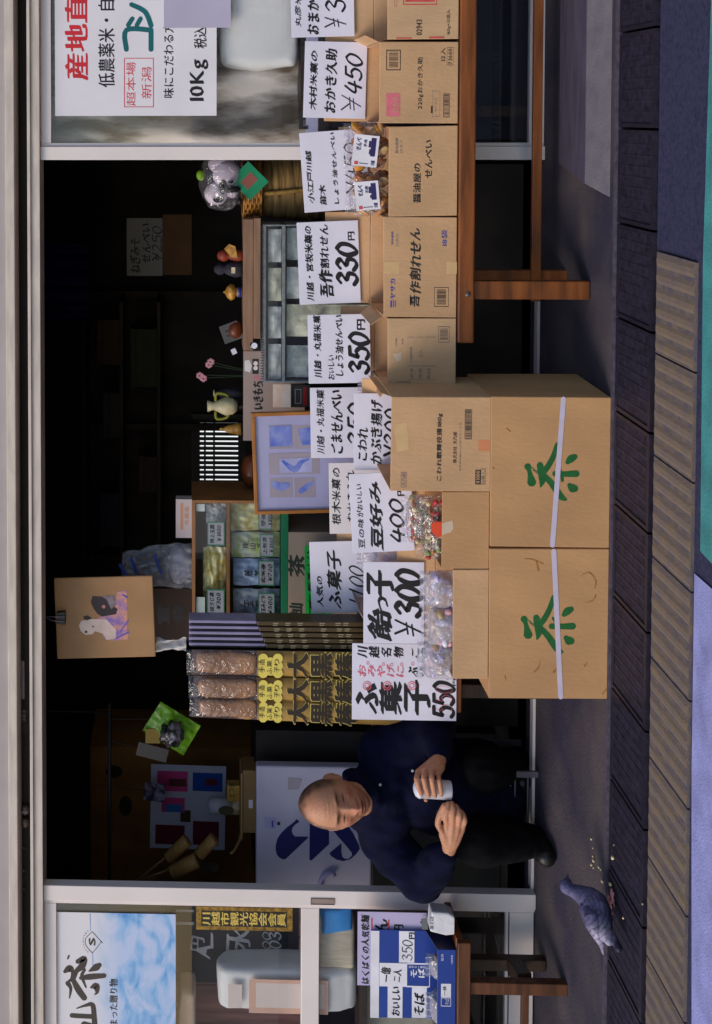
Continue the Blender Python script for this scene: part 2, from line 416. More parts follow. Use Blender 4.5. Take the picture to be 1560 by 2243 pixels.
# channel under the drain covers and its concrete edges
o = MB().box(-14, 10, Y_GRATE, Y_KERB, -.3, -.06).build('drain_channel', BLACK); tag(o, kind='structure')
CONC = M('forecourt_concrete', S(104, 94, 98, .64), .85, .35, 3.2, .35, 90, col2=S(68, 62, 86, .52), ramp=(.36, .64), detail=10)
mb = MB()
mb.grid(lambda u, v: (-14+24*u, Y_KERB+.02+(YF+.4-Y_KERB-.02)*v, apron_z(Y_KERB+.02+(YF+.4-Y_KERB-.02)*v)), 30, 40)
o = mb.build('forecourt', CONC); tag(o, kind='structure')
EDGE = M('channel_edge', S(106, 98, 118, .5), .8, .3, 40, .3, 200)
o = MB().box(-14, 10, Y_KERB+.002, Y_KERB+.0199, -.2, .003).build('kerb', EDGE); tag(o, kind='structure')
# drain covers
GR = M('cast_iron_grating', S(70, 64, 88, .52), .55, .4, 40, .2, 160, metal=.35)
GR2 = M('grating_rim', S(64, 58, 78, .48), .5, .3, 30, .2, 160, metal=.35)
gw = .2985; gx0 = wx(497, 1385, (Y_KERB+Y_GRATE)/2)
d = Y_KERB-Y_GRATE
fr = MB(); a, b = .004, gw-.004
fr.box(a, b, .012, .03, -.035, -.002); fr.box(a, b, d-.022, d-.006, -.035, -.002)
fr.box(a, a+.012, .03, d-.022, -.035, -.002); fr.box(b-.012, b, .03, d-.022, -.035, -.002)
sl_ = MB()
for j in range(7): c = a+.012+(j+1)*(b-a-.024)/8; sl_.box(c-.0038, c+.0038, .03, d-.022, -.035, -.005)
for j in range(34): c = .03+(j+.5)*(d-.052)/34; sl_.box(a+.012, b-.012, c-.0022, c+.0022, -.03, -.006)
first = None
for k in range(-4, 12):
    loc = (gx0-k*gw, Y_GRATE, 0)
    if first is None:
        first = thing('drain_cover', 'dark cast iron drain cover set in the channel before the shop', 'drain cover', loc, 'drain covers along the channel')
        fr.build('rim', GR2, first); sl_.build('grating', GR, first)
    else: copy_thing(first, loc)

# grey ramp plate on the forecourt at the right
RAMP = M('worn_concrete_ramp', S(126, 120, 134, .66), .8, .3, 14, .35, 120, col2=S(150, 144, 150, .64), ramp=(.3, .7), detail=9)
rx = G(1345, 436).x
mb = MB(); y0, y1, y2, y3 = Y_KERB+.07, Y_KERB+.09, Y_KERB+.245, 4.58
t = thing('ramp_plate', 'low grey concrete ramp lying before the right-hand glass door', 'ramp', (rx, y0, 0))
y0, y1, y2, y3 = Y_KERB+.055, Y_KERB+.225, Y_KERB+.23, 4.58
for nm, pl, mt in (('slope', [(y0, .001), (y1, .030), (y1, .001)], RAMP), ('top', [(y1+.001, .001), (y1+.001, .030), (y3, .040), (y3, .001)], M('dark_ramp_top', S(88, 80, 104, .55), .8, .3, 10, .35, 120, col2=S(108, 100, 124, .55), stretch=(.5, 3, 1)))):  # top coloured darker than the slope
    mb = MB().prism(pl, 0, 1)
    mb.v = [(rx+v[1]*2.2+(v[0]-y0)*.22*(1-v[1])+.012*noise.noise(Vector((v[0]*9, 0, 0)))*(1-v[1])-t.location.x, v[0]-t.location.y, v[2]) for v in mb.v]
    mb.build(nm, mt, t, .003)

# ================================================================ shop front
# building shell
shop = thing('shop_building', 'dark old shop room open to the street behind the beige door frames', 'shop', (-1, YF, 0))
DARKW = M('gloomy_brown_wall', (.04, .027, .023), .8, .5, 4, .1, 30, stretch=(1, 1, .5))  # the room's gloom is put into this dark wall colour
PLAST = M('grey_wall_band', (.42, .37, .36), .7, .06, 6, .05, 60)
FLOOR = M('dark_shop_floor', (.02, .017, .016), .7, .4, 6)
zA, zB, zC, zD = wz(18), wz(38), wz(66), wz(92.5)     # bottoms of the bands above the doors
X0, X1 = -5., 3.2
def part(mb, name, mat, par, bevel=0):
    o = mb.build(name, mat, par, bevel); o.location = -Vector(par.location) if par.rotation_euler[:] == (0, 0, 0) else (0, 0, 0); return o
part(MB().box(X0, X1, YF-.02, YF+.15, zA+.002, 3.6), 'upper_wall', PLAST, shop)
mb = MB().box(X0, X1, YF+.09, YF+.15, zC, zB)
part(mb, 'shutter_slot', BLACK, shop)
part(MB().box(X0, X1, YF-.035, YF+.15, zB, zA), 'slot_trim', ALU2, shop, .003)
mb = MB().box(X0, X1, YF-.03, YF+.11, zD, zC-.012); mb.box(X0, X1, YF-.04, YF-.012, zC-.012, zC)
part(mb, 'head_rail', ALU2, shop, .002)
xl, xr = wx(2700), wx(-420)
part(MB().box(X0, xl-.02, YF-.02, YF+.15, -.1, zD), 'light_block_wall', PLAST, shop)  # unseen wall pieces beyond both doors, put in to block light
part(MB().box(xr+.02, X1, YF-.02, YF+.15, -.1, zD), 'light_block_wall', PLAST, shop)
YB = 7.6
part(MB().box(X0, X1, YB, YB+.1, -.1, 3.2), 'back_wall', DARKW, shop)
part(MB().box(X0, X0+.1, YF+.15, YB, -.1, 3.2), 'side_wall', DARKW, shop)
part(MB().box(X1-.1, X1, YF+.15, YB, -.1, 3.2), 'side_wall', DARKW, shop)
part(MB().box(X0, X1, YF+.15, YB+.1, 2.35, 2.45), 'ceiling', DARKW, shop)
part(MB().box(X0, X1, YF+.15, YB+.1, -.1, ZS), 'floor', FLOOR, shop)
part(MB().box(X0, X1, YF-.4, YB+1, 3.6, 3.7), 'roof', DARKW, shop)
o = MB().box(wx(1945), wx(350), YF+.02, YF+.06, ZS-.02, ZS+.010).build('door_track', ALU); tag(o, 'worn beige metal sill track across the open doorway', 'door track')
# things in the slot above the doors
SILV = M('dull_metal_plate', S(150, 145, 165, .8), .4, .1, 20, metal=.2)
p = P(46, 1490, YF+.085); t = tag(MB().box(-.075, .075, 0, .004, -.014, .014).build('name_plate', SILV, None, .001, p), 'grey metal plate with tiny stamped letters in the slot above the doorway', 'plate')
ink = Ink(conv_at(p, YF+.085)); ink.text('山本製作所', 40, 1450, 51, 1530); ink.build('lettering', FAINT, t)
p = P(52, 1580, YF+.088); t = tag(MB().box(-.05, .05, 0, .002, -.012, .012).build('slot_label', M('dark_label', (.02, .018, .02), .6), None, 0, p), 'thin dark sticker with faint numbers in the slot above the doorway', 'sticker')
ink = Ink(conv_at(p, YF+.088)); ink.text('1001', 41, 1556, 48, 1582); ink.text('383', 50, 1556, 56, 1580); ink.build('lettering', SILV, t)
for k, (y, lab) in enumerate(((1774, 'round metal knob above the doorway, the one with a vertical bar'), (1802, 'plain round metal knob above the doorway, beside the barred one'))):
    p = P(55, y, YF+.08)
    mb = MB(); mb.lathe([(.001, .014), (.012, .013), (.019, .006), (.02, -.03)], seg=24)
    mb.v = [(v[0], -v[2], v[1]) for v in mb.v]
    o = tag(mb.build('knob', M('dull_knob_metal', S(120, 112, 105, .8), .35, .2, 30, metal=.6), None, 0, p), lab, 'knob')
    if k == 0: MB().box(-.004, .004, -.017, -.012, -.012, .012).build('bar', SILV, o, .001)
for y in (1857, 1906, 1947):
    p = P(46, y, YF+.085)
    tag(MB().prism([(-.022, .016), (0, -.018), (.022, .016)], -.004, .0).build('triangle_sticker', M('dark_grey_sticker', S(95, 90, 105, .8), .5), None, 0, p),
        'small grey triangle sticker pointing down above the doorway', 'sticker', 'triangle stickers above the doorway')

# sliding glass doors
GLASS = film('window_glass', (.93, .94, .95), .02, .0, 0)
def rod(mb, xa, xb, za, zb, y0=0., y1=.035, mi=0): return mb.box(xa, xb, YF+y0, YF+y1, za, zb, mi)
RUB = M('rubber_seal', (.02, .02, .022), .6)
# left door
ld = thing('glass_door', 'sliding glass door on the left with the tea poster and gold plaque', 'door', (wx(2200), YF, ZS))
xs0, xs1 = wx(1985.5, 650), wx(1946, 650); xL = wx(2720)
zt, zm0, zm1, zb = wz(120), wz(660, 2100), wz(699, 2100), wz(1116, 2100)
mb = MB(); rod(mb, xs0+.012, xs1, ZS, zD, -.012, .03); rod(mb, xs0-.006, xs0+.0118, ZS, zD, 0, .035); part(mb, 'stile', ALU, ld, .002)
part(rod(MB(), xL, xs0-.0065, zt, zD, .0, .034), 'top_rail', ALU, ld, .002)
part(rod(MB(), xL, xs0-.0065, zm1, zm0, .0, .034), 'middle_rail', ALU, ld, .002)
mb = rod(MB(), xL, xs0-.0065, ZS+.004, zb, .0, .034); rod(mb, xL, xs0-.0065, zb+.004, zb+.014, .004, .03); part(mb, 'bottom_rail', ALU, ld, .002)
part(rod(MB(), xL, xs0-.0065, zb, zb+.004, .006, .028), 'seal', RUB, ld)
part(rod(MB(), xL, xs0-.007, zm0, zt, .015, .020), 'pane', GLASS, ld)
part(rod(MB(), xL, xs0-.007, zb+.014, zm1, .015, .020), 'pane', GLASS, ld)
h = P(706, 1969, YF); mb = MB().box(h.x-.012, h.x+.008, YF-.0135, YF-.0115, h.z-.043, h.z+.043, 0)
pd = part(mb, 'door_pull', M('pull_recess', S(170, 150, 140, .8), .5), ld)
mb = MB().box(h.x-.014, h.x-.012, YF-.0155, YF-.0115, h.z-.045, h.z+.045); mb.box(h.x+.008, h.x+.010, YF-.0155, YF-.0115, h.z-.045, h.z+.045)
mb.box(h.x-.012, h.x+.008, YF-.0155, YF-.0115, h.z+.043, h.z+.045); mb.box(h.x-.012, h.x+.008, YF-.0155, YF-.0115, h.z-.045, h.z-.043)
o = mb.build('pull_rim', M('pull_edge', S(150, 120, 115, .8), .4), pd)
# right door
rd = thing('glass_door', 'sliding glass door on the right with the rice poster', 'door', (wx(100), YF, ZS))
xa, xb = wx(350, 650), wx(313, 650); xR = wx(-440)
zt, zm0, zm1, zb = wz(112, 150), wz(672, 150), wz(698, 150), wz(1161, 150)
mb = MB(); rod(mb, xa, xb-.013, .02, zD, -.012, .03); rod(mb, xb-.0128, xb, .02, zD, 0, .035); part(mb, 'stile', ALU, rd, .002)
part(rod(MB(), xb+.0005, xR, zt, zD, .0, .034), 'top_rail', ALU, rd, .002)
part(rod(MB(), xb+.0005, xR, zm1, zm0, .0, .034), 'middle_rail', M('bluish_aluminium', S(170, 172, 205, .9), .4), rd, .002)
part(rod(MB(), xb+.0005, xR, .004, zb, .0, .034), 'bottom_rail', ALU, rd, .002)
part(rod(MB(), xb+.001, xR, zm0, zt, .015, .020), 'pane', GLASS, rd)
part(rod(MB(), xb+.001, xR, zb, zm1, .015, .020), 'pane', GLASS, rd)
mb = MB()
for x0, y0, x1, y1 in ((655, 246, 664, 283), (664, 276, 674, 283), (697, 60, 712, 95), (697, 255, 712, 300)):
    a, b = P(x0, y1, YF), P(x1, y0, YF); rod(mb, a.x, b.x, b.z, a.z, -.004, -.0005)
part(mb, 'corner_bracket', RUB, rd)

# ================================================================ posters and plaques on the glass
def board(name, label, cat, x0, y0, x1, y1, Y, mat=CARD, th=.003, roll=0., group=None, bevel=0, lean=0.):
    """flat card filling the photo rectangle at depth Y (front face); returns the object and its pixel converter"""
    roll = radians(roll)
    O = P((x0+x1)/2, (y0+y1)/2, Y); c = conv_at(O, Y, roll)
    a, b = P(x0, y1, Y)-O, P(x1, y0, Y)-O
    o = MB().box(a.x, b.x, 0, th, b.z, a.z).build(name, mat, None, bevel, O); o.rotation_euler = (lean, -roll, 0)
    tag(o, label, cat, group); return o, c
def inked(o, c, mat, fn, name='lettering', y=-.0006):
    k = Ink(c, y); fn(k); return k.build(name, mat, o)
NB = (3, .045, .03); NB2 = (4, .085, .05); FAT = (4, .09, 0)

o, c = board('rice_poster', 'large white rice poster with red and green lettering on the right glass door', 'poster', 121, -260, 475, 254, YF+.012, M('poster_paper', (.80, .76, .80), .35, .04, 5), .0015)
inked(o, c, M('poster_red', S(214, 40, 52, .95), .5), lambda k: [k.text('産地直', 143, -8, 193, 174, (5, .08, .02)), k.text('送', 143, -75, 193, -22, (5, .08, .02))], 'red_lettering')
inked(o, c, M('poster_green', S(10, 105, 110, .9), .5), lambda k: k.strokes([[(277, 108, 11), (277, 66, 11), (331, 66, 11), ], [(331, 66, 11), (331, 108, 11)], [(281, 55, 10), (290, 41, 10)], [(300, 55, 10), (308, 41, 10)], [(331, 56, 11), (318, 26, 11), (288, 10, 10)], [(277, -6, 11), (335, -6, 11)], ]), 'green_lettering')
inked(o, c, REDINK, lambda k: [k.text('超本場', 277, 136, 297, 232), k.text('新潟', 310, 147, 332, 216), k.frame(272, 127, 337, 235, 1.6)], 'red_stamp')
def fn(k):
    k.text('低農薬米・自', 216, 0, 251, 191, (2, .03, .02)); k.text('味にこだわる方にお届', 358, -20, 381, 214, (2, .03, .02))
    k.text('10Kg', 416, 131, 456, 220, (3, .06, .03)); k.text('税込', 425, 60, 453, 106, (2, .03, .02))
inked(o, c, INK, fn)
o, c = board('blank_paper', 'blank lavender paper taped over the lower corner of the rice poster', 'paper', 359, -120, 506, 61, YF+.009, M('lavender_paper', S(190, 182, 205, .95), .5, .04, 6), .001)

TEA = M('tea_poster_print', S(240, 240, 250), .3); n = TEA.node_tree.nodes; l = TEA.node_tree.links; b = n['Principled BSDF']
tc = n.new('ShaderNodeTexCoord'); mp = n.new('ShaderNodeMapping'); mp.inputs['Scale'].default_value = (9, 1, 16); mp.inputs['Rotation'].default_value = (0, radians(24), 0)
nz = n.new('ShaderNodeTexNoise'); nz.inputs['Detail'].default_value = 7; nz.inputs['Scale'].default_value = 1.1; nz.inputs['Distortion'].default_value = .6
l.new(tc.outputs['Object'], mp.inputs[0]); l.new(mp.outputs[0], nz.inputs['Vector'])
r2 = n.new('ShaderNodeValToRGB'); l.new(nz.outputs['Fac'], r2.inputs[0]); e = r2.color_ramp.elements
e[0].position = .3; e[0].color = (*S(96, 158, 226, .92), 1); e[1].position = .58; e[1].color = (*S(200, 215, 250, .9), 1)
q = e.new(.43); q.color = (*S(150, 196, 242, .92), 1)
sx = n.new('ShaderNodeSeparateXYZ'); l.new(tc.outputs['Object'], sx.inputs[0])
mr = n.new('ShaderNodeMapRange'); mr.inputs[1].default_value = .10; mr.inputs[2].default_value = -.02; l.new(sx.outputs[2], mr.inputs[0])
mx = n.new('ShaderNodeMix'); mx.data_type = 'RGBA'; mx.inputs[6].default_value = (.78, .75, .78, 1); l.new(mr.outputs[0], mx.inputs[0]); l.new(r2.outputs[0], mx.inputs[7]); l.new(mx.outputs[2], b.inputs['Base Color'])
o, c = board('tea_poster', 'tea poster with blue watercolour lower half on the left glass door', 'poster', 121, 2003, 385, 2620, YF+.012, TEA, .0015)
BRN = M('poster_brown', S(70, 58, 52, .9), .5)
def px(pts): return [(100+a/3.9, 1960+b/3.9, w/3.9) for a, b, w in pts]
def fn(k):
    k.strokes([px([(205, 880, 12), (215, 800, 28), (190, 755, 42)]), px([(165, 655, 30), (205, 630, 62), (230, 660, 30), (215, 720, 10)]), px([(275, 570, 40), (330, 545, 50), (310, 610, 60), (265, 650, 40), (235, 715, 40), (200, 735, 20)]),
               px([(235, 725, 38), (280, 810, 56), (330, 880, 50)]), px([(305, 630, 30), (335, 640, 20), (310, 690, 30), (345, 790, 14)]), px([(300, 710, 30), (380, 700, 52), (500, 690, 40)]), px([(375, 650, 16), (430, 620, 60), (460, 600, 40)]), px([(390, 790, 20), (430, 780, 60), (440, 830, 30), (420, 850, 10)]),
               px([(265, 970, 8), (340, 945, 24), (400, 940, 40), (415, 1040, 44), (420, 1150, 50), (420, 1300, 50)]), px([(225, 1030, 40), (300, 1035, 40), (400, 1040, 40)]), px([(330, 1110, 60), (400, 1130, 60)]), px([(190, 545, 14), (200, 520, 16)])])
inked(o, c, BRN, fn, 'brush_lettering')
def fn(k):
    k.text('つまった贈り物', 240, 2145, 258, 2265, (2, .05, .02))
    k.strokes([px([(400, 315, 5), (345, 370, 5), (345, 430, 5), (400, 497, 5)]), px([(400, 315, 5), (440, 360, 5), (487, 412, 5)]), px([(400, 497, 5), (440, 450, 5), (480, 395, 5)])])
    k.text('S', 195, 2055, 209, 2070, (3, .08, .04))
    for i, ch in enumerate('SAYAMATEA'): a = radians(-60+i*15); k.text(ch, 203-20*cos(a)-2, 2062-sin(a)*26-1.6, 203-20*cos(a)+1, 2062-sin(a)*26+1.6)
    k.strokes([px([(380, 160, 6), (385, 310, 4)]), px([(400, 500, 5), (405, 570, 5), (400, 610, 5)])], 1)
k = Ink(c); fn(k); k.build('small_lettering', [BRN, M('poster_blue', S(90, 150, 230), .5)], o)

o, c = board('plaque', 'gold framed black plaque with gold characters standing on the left glass door', 'plaque', 430, 1990, 641, 2036, YF+.006, M('gold_rim', S(150, 115, 45, .9), .35, .5, 60, .3, 120, metal=.3), .008)
inked(o, c, M('plaque_black', (.015, .013, .012), .3), lambda k: k.rect(441, 1998, 629, 2028), 'panel')
inked(o, c, M('plaque_gold', S(220, 190, 95, .95), .4, metal=.3), lambda k: k.text('川越市観光協会会員', 444, 2000, 626, 2026, (3, .06, .03), vert=True), 'lettering', -.0012)
o.rotation_euler = (0, 0, 0)

# ---------------------------------------------------------------- what stands behind the left glass
cb = thing('chalk_board', 'dark chalkboard with white chalk writing behind the left glass', 'chalkboard', P(480, 2120, YF+.19))
Yc = YF+.19; cc = conv_at(cb.location, Yc)
a, b_ = P(360, 2150, Yc)-cb.location, P(655, 1990, Yc)-cb.location
MB().box(a.x, b_.x, 0, .02, b_.z, a.z).build('slate', M('slate', S(50, 44, 44, .6), .8, .3, 6), cb)
CHALK = M('chalk', S(215, 208, 205, .9), .9)
inked(cb, cc, CHALK, lambda k: [k.text('円', 418, 2050, 448, 2085, (3, .06, .03), .1), k.text('A', 430, 2072, 462, 2100, (3, .06, .03), .1), k.text('二', 462, 2045, 502, 2085, (3, .08, .03), .1), k.text('水', 502, 2035, 548, 2088, (3, .07, .03), .1), k.brush('00', 575, 2040, 592, 2080, .2), k.brush('003', 590, 2040, 615, 2098, .2), k.rect(385, 1993, 425, 1997), k.rect(385, 2020, 425, 2025)], 'chalk_writing')
mb = MB(); a, b_ = P(350, 2160, Yc)-cb.location, P(350, 1988, Yc)-cb.location
# a dim wall of wood and crates stands behind so the pane is not empty
bk = thing('wooden_partition', 'reddish brown wooden partition seen through the left glass door', 'partition', P(640, 2150, YF+.5))
RB = M('reddish_wood', S(160, 112, 100, .9), .7, .4, 4, .1, 30, stretch=(6, 1, .6))
a, b_ = P(60, 2900, YF+.5)-bk.location, P(640, 1940, YF+.5)-bk.location
mb = MB()
for i in range(9): xx = a.x+(b_.x-a.x)*i/9; mb.box(xx, xx+(b_.x-a.x)/9-.006, 0, .02, P(700, 2000, YF+.5).z-bk.location.z, a.z)
mb.build('plank', RB, bk)
# sacks added in place of pale street reflections in the glass
def sack(name, label, x0, y0, x1, y1, Y, mat, stripe=None, group=None):
    O = P(x1, (y0+y1)/2, Y); a, b = P(x0, y1, Y)-O, P(x1, y0, Y)-O
    t = thing(name, label, 'sack', O, group)
    hw, hh, dp = (b.x-a.x)/2, a.z, .07
    def f(p):
        k = 1.0; e = .2
        q = Vector((math.copysign(abs(p.x/hw)**e*hw, p.x), math.copysign(abs(p.y/dp)**.6*dp, p.y), math.copysign(abs(p.z/(hh/2))**e*hh/2, p.z)))
        q_ = q+Vector((x0*.37, 0, y0*.11)); n = noise.noise(q_*6); n2 = noise.noise(q_*17)+.5*noise.noise(q_*40); return q+Vector((n*.022*(1-.5*(p.z < -hh*.3))+n2*.004, n2*.010, noise.noise(q_*7+Vector((9, 9, 9)))*.016*(p.z > 0)))
    MB().ell((0, dp, hh/2), (hw, dp, hh/2), 40, 28, fn=f).build('bag', mat, t)
    if stripe:
        k = Ink(conv_at(O, Y), -.017); stripe(k); k.build('print', [M('orange_print', S(238, 190, 164, .95), .5, .1, 8), M('pale_print', S(246, 226, 214, .95), .5, .05, 8)], t)
    return t
WS = M('reflection_white', (.93, .90, .86), .5, .04, 8, .3, 14)
sack('reflection_sack', 'tall white sack with orange print, added as a reflection behind the left glass door', 478, 2132, 785, 2222, YF+.055, WS, lambda k: [k.rect(545, 2142, 718, 2212, 0), k.rect(560, 2150, 710, 2200, 1), k.rect(500, 2150, 530, 2200, 1)])
sack('reflection_sack', 'peach coloured sack added as a reflection at the far left behind the tea poster glass', 392, 2174, 430, 2300, YF+.06, M('peach_sack', S(225, 190, 165, .9), .5, .08, 8))
sack('paper_bag', 'cream crumpled bag low behind the left glass beside the tall white sack', 700, 2020, 780, 2125, YF+.06, M('cream_bag', S(220, 205, 180, .95), .6, .12, 10, .3, 25, stretch=(6, 1, 1)))
sack('blue_bag', 'bright blue plastic bag behind the left glass beside the door stile', 704, 1990, 775, 2052, YF+.04, M('blue_plastic', S(70, 160, 235, .9), .4, .15, 8, .2, 20))
sack('pale_parcel', 'pale parcel low at the left edge behind the noodle cards', 790, 2150, 960, 2310, YF+.12, M('pale_parcel', S(190, 185, 165, .85), .6, .12, 10))
tb = thing('side_table', 'low dark table holding up the sacks behind the left glass door', 'table', P(960, 2160, YF+.05))
a = P(785, 2330, YF+.06)-tb.location; b_ = P(785, 1990, YF+.06)-tb.location
MB().box(a.x, b_.x-.03, -.0, .13, a.z-.03, a.z-.002).build('table_top', DWOOD, tb)
mb = MB(); zf = ZS-tb.location.z
for i, xx in enumerate((a.x+.03, b_.x-.03)): MB().box(xx-.02, xx+.02, .05, .09, zf, a.z-.03).build('leg', DWOOD, tb)

# ---------------------------------------------------------------- behind the right glass
ct = thing('curtain', 'cream streaked sheet added as a reflection behind the right glass door', 'curtain', P(100, 60, YF+.16))  # added sheet whose cream streaks stand in for bright street reflections
CUR = M('cream_reflection_streaks', S(232, 222, 212, .95), .3, .25, 3.0, .8, 7, stretch=(3.4, 1, 1.0), col2=S(120, 104, 84, .8), ramp=(.42, .58), detail=7)
a, b_ = P(60, 330, YF+.16)-ct.location, P(690, -460, YF+.16)-ct.location
MB().grid(lambda u, v: (a.x+(b_.x-a.x)*u, .03*sin(u*40+3*sin(v*4))+.05*noise.noise(Vector((u*6, v*5, 1))), b_.z+(a.z-b_.z)*v), 90, 50).build('sheet', CUR, ct)
MB().tube([(a.x, 0, a.z), (b_.x, 0, a.z)], .008).build('rod', RUB, ct)
sack('reflection_bag', 'bulging white bag added as a reflection behind the right glass under the rice poster', 480, -60, 655, 148, YF+.05, WS)  # added solid in place of a white reflection in the pane
tb = thing('side_table', 'low dark table behind the right glass door under the white bag', 'table', P(960, 0, YF+.05))
a = P(656, 262, YF+.05)-tb.location; b_ = P(656, -300, YF+.05)-tb.location
MB().box(a.x, b_.x, .0, .5, a.z-.04, a.z-.004).build('table_top', DWOOD, tb)
for xx in (a.x+.03, b_.x-.03): MB().box(xx-.02, xx+.02, .05, .09, ZS-tb.location.z, a.z-.04).build('leg', DWOOD, tb)
dk = thing('dark_reflection_box', 'dark blue box added as a dark reflection behind the lower right glass', 'cabinet', P(1160, 0, YF+.25))  # added navy block in place of the dark ground reflection
a, b_ = P(720, 305, YF+.25)-dk.location, P(1160, -440, YF+.25)-dk.location
MB().box(a.x, b_.x, 0, .3, ZS-dk.location.z, a.z).build('body', M('navy_reflection', S(26, 34, 62, .5), .5, .3, 3, stretch=(4, 1, .5)), dk)

# ================================================================ benches
def leg(t, xc, y, z0, z1, w=.06, d=.04, mat=None, bolt=False, splay=0):
    mb = MB(); mb.bar((xc+splay, y, z0), (xc, y, z1), d, w, 0, (1, 0, 0))
    return mb.build('leg', mat or WOOD, t, .003)
YBn = 4.30
b1 = thing('wooden_bench', 'long varnished wooden bench carrying the right-hand row of cartons', 'bench', P(1290, 250, YBn))
O = b1.location; ZB = P(1003, 350, YBn).z
xa, xb = P(1020, 752, YBn).x-O.x, P(1020, -330, YBn).x-O.x
z0, z1 = P(1042, 400, YBn).z-O.z, ZB-O.z
zg = -O.z
MB().box(xa, xb, 0, .03, z0, z1-.004).build('apron', WOOD, b1, .006)
mb = MB()
for i in range(3): mb.box(xa, xb, .032+i*.098, .032+i*.098+.094, z1-.028, z1-.0015)
mb.build('seat', WOOD, b1, .003)
for px_ in (639, -260):
    lx = P(1160, px_, YBn).x-O.x
    leg(b1, lx, .052, zg+.002, z1-.03, .062, .04, WOOD)
    lx2 = P(1200, px_-25, YBn+.22).x-O.x-.0
    leg(b1, lx2, .275, zg+.008, z1-.03, .06, .04, WOOD)
    MB().bar((lx, .07, z0+.02), (lx2, .26, z0+.02), .03, .04).build('brace', DWOOD, b1)
s0, s1 = P(1173, 660, YBn+.235), P(1173, -330, YBn+.235)
MB().box(s0.x-O.x, s1.x-O.x, .228, .250, s0.z-O.z-.016, s0.z-O.z+.016).build('stretcher', WOOD, b1, .002)
q = P(1025, 645, YBn-.001)
mb = MB(); mb.lathe([(.001, .003), (.008, .0028), (.009, 0), (.009, -.006)], seg=18); mb.v = [(v[0], -v[2], v[1]) for v in mb.v]
mb.build('bolt', M('steel_bolt', S(120, 115, 112, .8), .4, metal=.6), b1, 0, q-O)
for yy in (590, 160, -60):
    q = P(1012, yy, YBn); mb = MB()
# middle bench behind the tea cartons
b2 = thing('wooden_bench', 'orange brown bench whose end shows under the tall vertical price card', 'bench', (P(1020, 1200, 4.5).x, 4.5, 0))
O = b2.location; xa, xb = P(1020, 1562, 4.5).x-O.x, P(1020, 842, 4.5).x-O.x
MB().box(xa, xb, 0, .03, ZB-.072, ZB-.003).build('apron', WOOD, b2, .004)
MB().box(xa, xb, .031, .27, ZB-.03, ZB-.001).build('seat', WOOD, b2, .003)
for xx in (xa+.06, xb-.06):
    for yy in (.06, .24): leg(b2, xx, yy, apron_z(4.5+yy)+.003, ZB-.03, .05, .04, DWOOD)
# left bench with the noodle box
YL = 4.47
b3 = thing('wooden_bench', 'low dark brown bench at the left edge carrying the blue noodle box', 'bench', (P(1100, 2200, YL).x, YL, 0))
O = b3.location; ZL = P(1001, 2170, YL).z
xa, xb = P(1015, 2066, YL).x-O.x, P(1015, 2700, YL).x-O.x
MB().box(xb, xa, 0, .026, ZL-.048, ZL-.002).build('apron', M('dull_brown_wood', S(104, 62, 36, .75), .45, .4, 5, .08, 30, stretch=(.6, 6, 6)), b3, .003)
MB().box(xb, xa, .027, .24, ZL-.026, ZL-.001).build('seat', WOOD, b3, .003)
LW = MATS['dull_brown_wood']
for yy in (2173, 2650):
    lx = P(1140, yy, YL).x-O.x; lx2 = P(1140, yy-56, YL+.17).x-O.x
    leg(b3, lx, .03, .002, ZL-.03, .044, .036, LW); leg(b3, lx2, .19, apron_z(YL+.19)+.002, ZL-.03, .044, .036, DWOOD)
    MB().bar((lx, .06, P(1160, yy, YL).z), (lx2, .17, P(1160, yy-56, YL).z+.01), .05, .05).build('brace', DWOOD, b3)
q = P(1150, 2200, YL+.02); MB().box(xb, P(1140, 2173, YL).x-O.x, .014, .035, q.z-.013, q.z+.013).build('stretcher', LW, b3, .002)

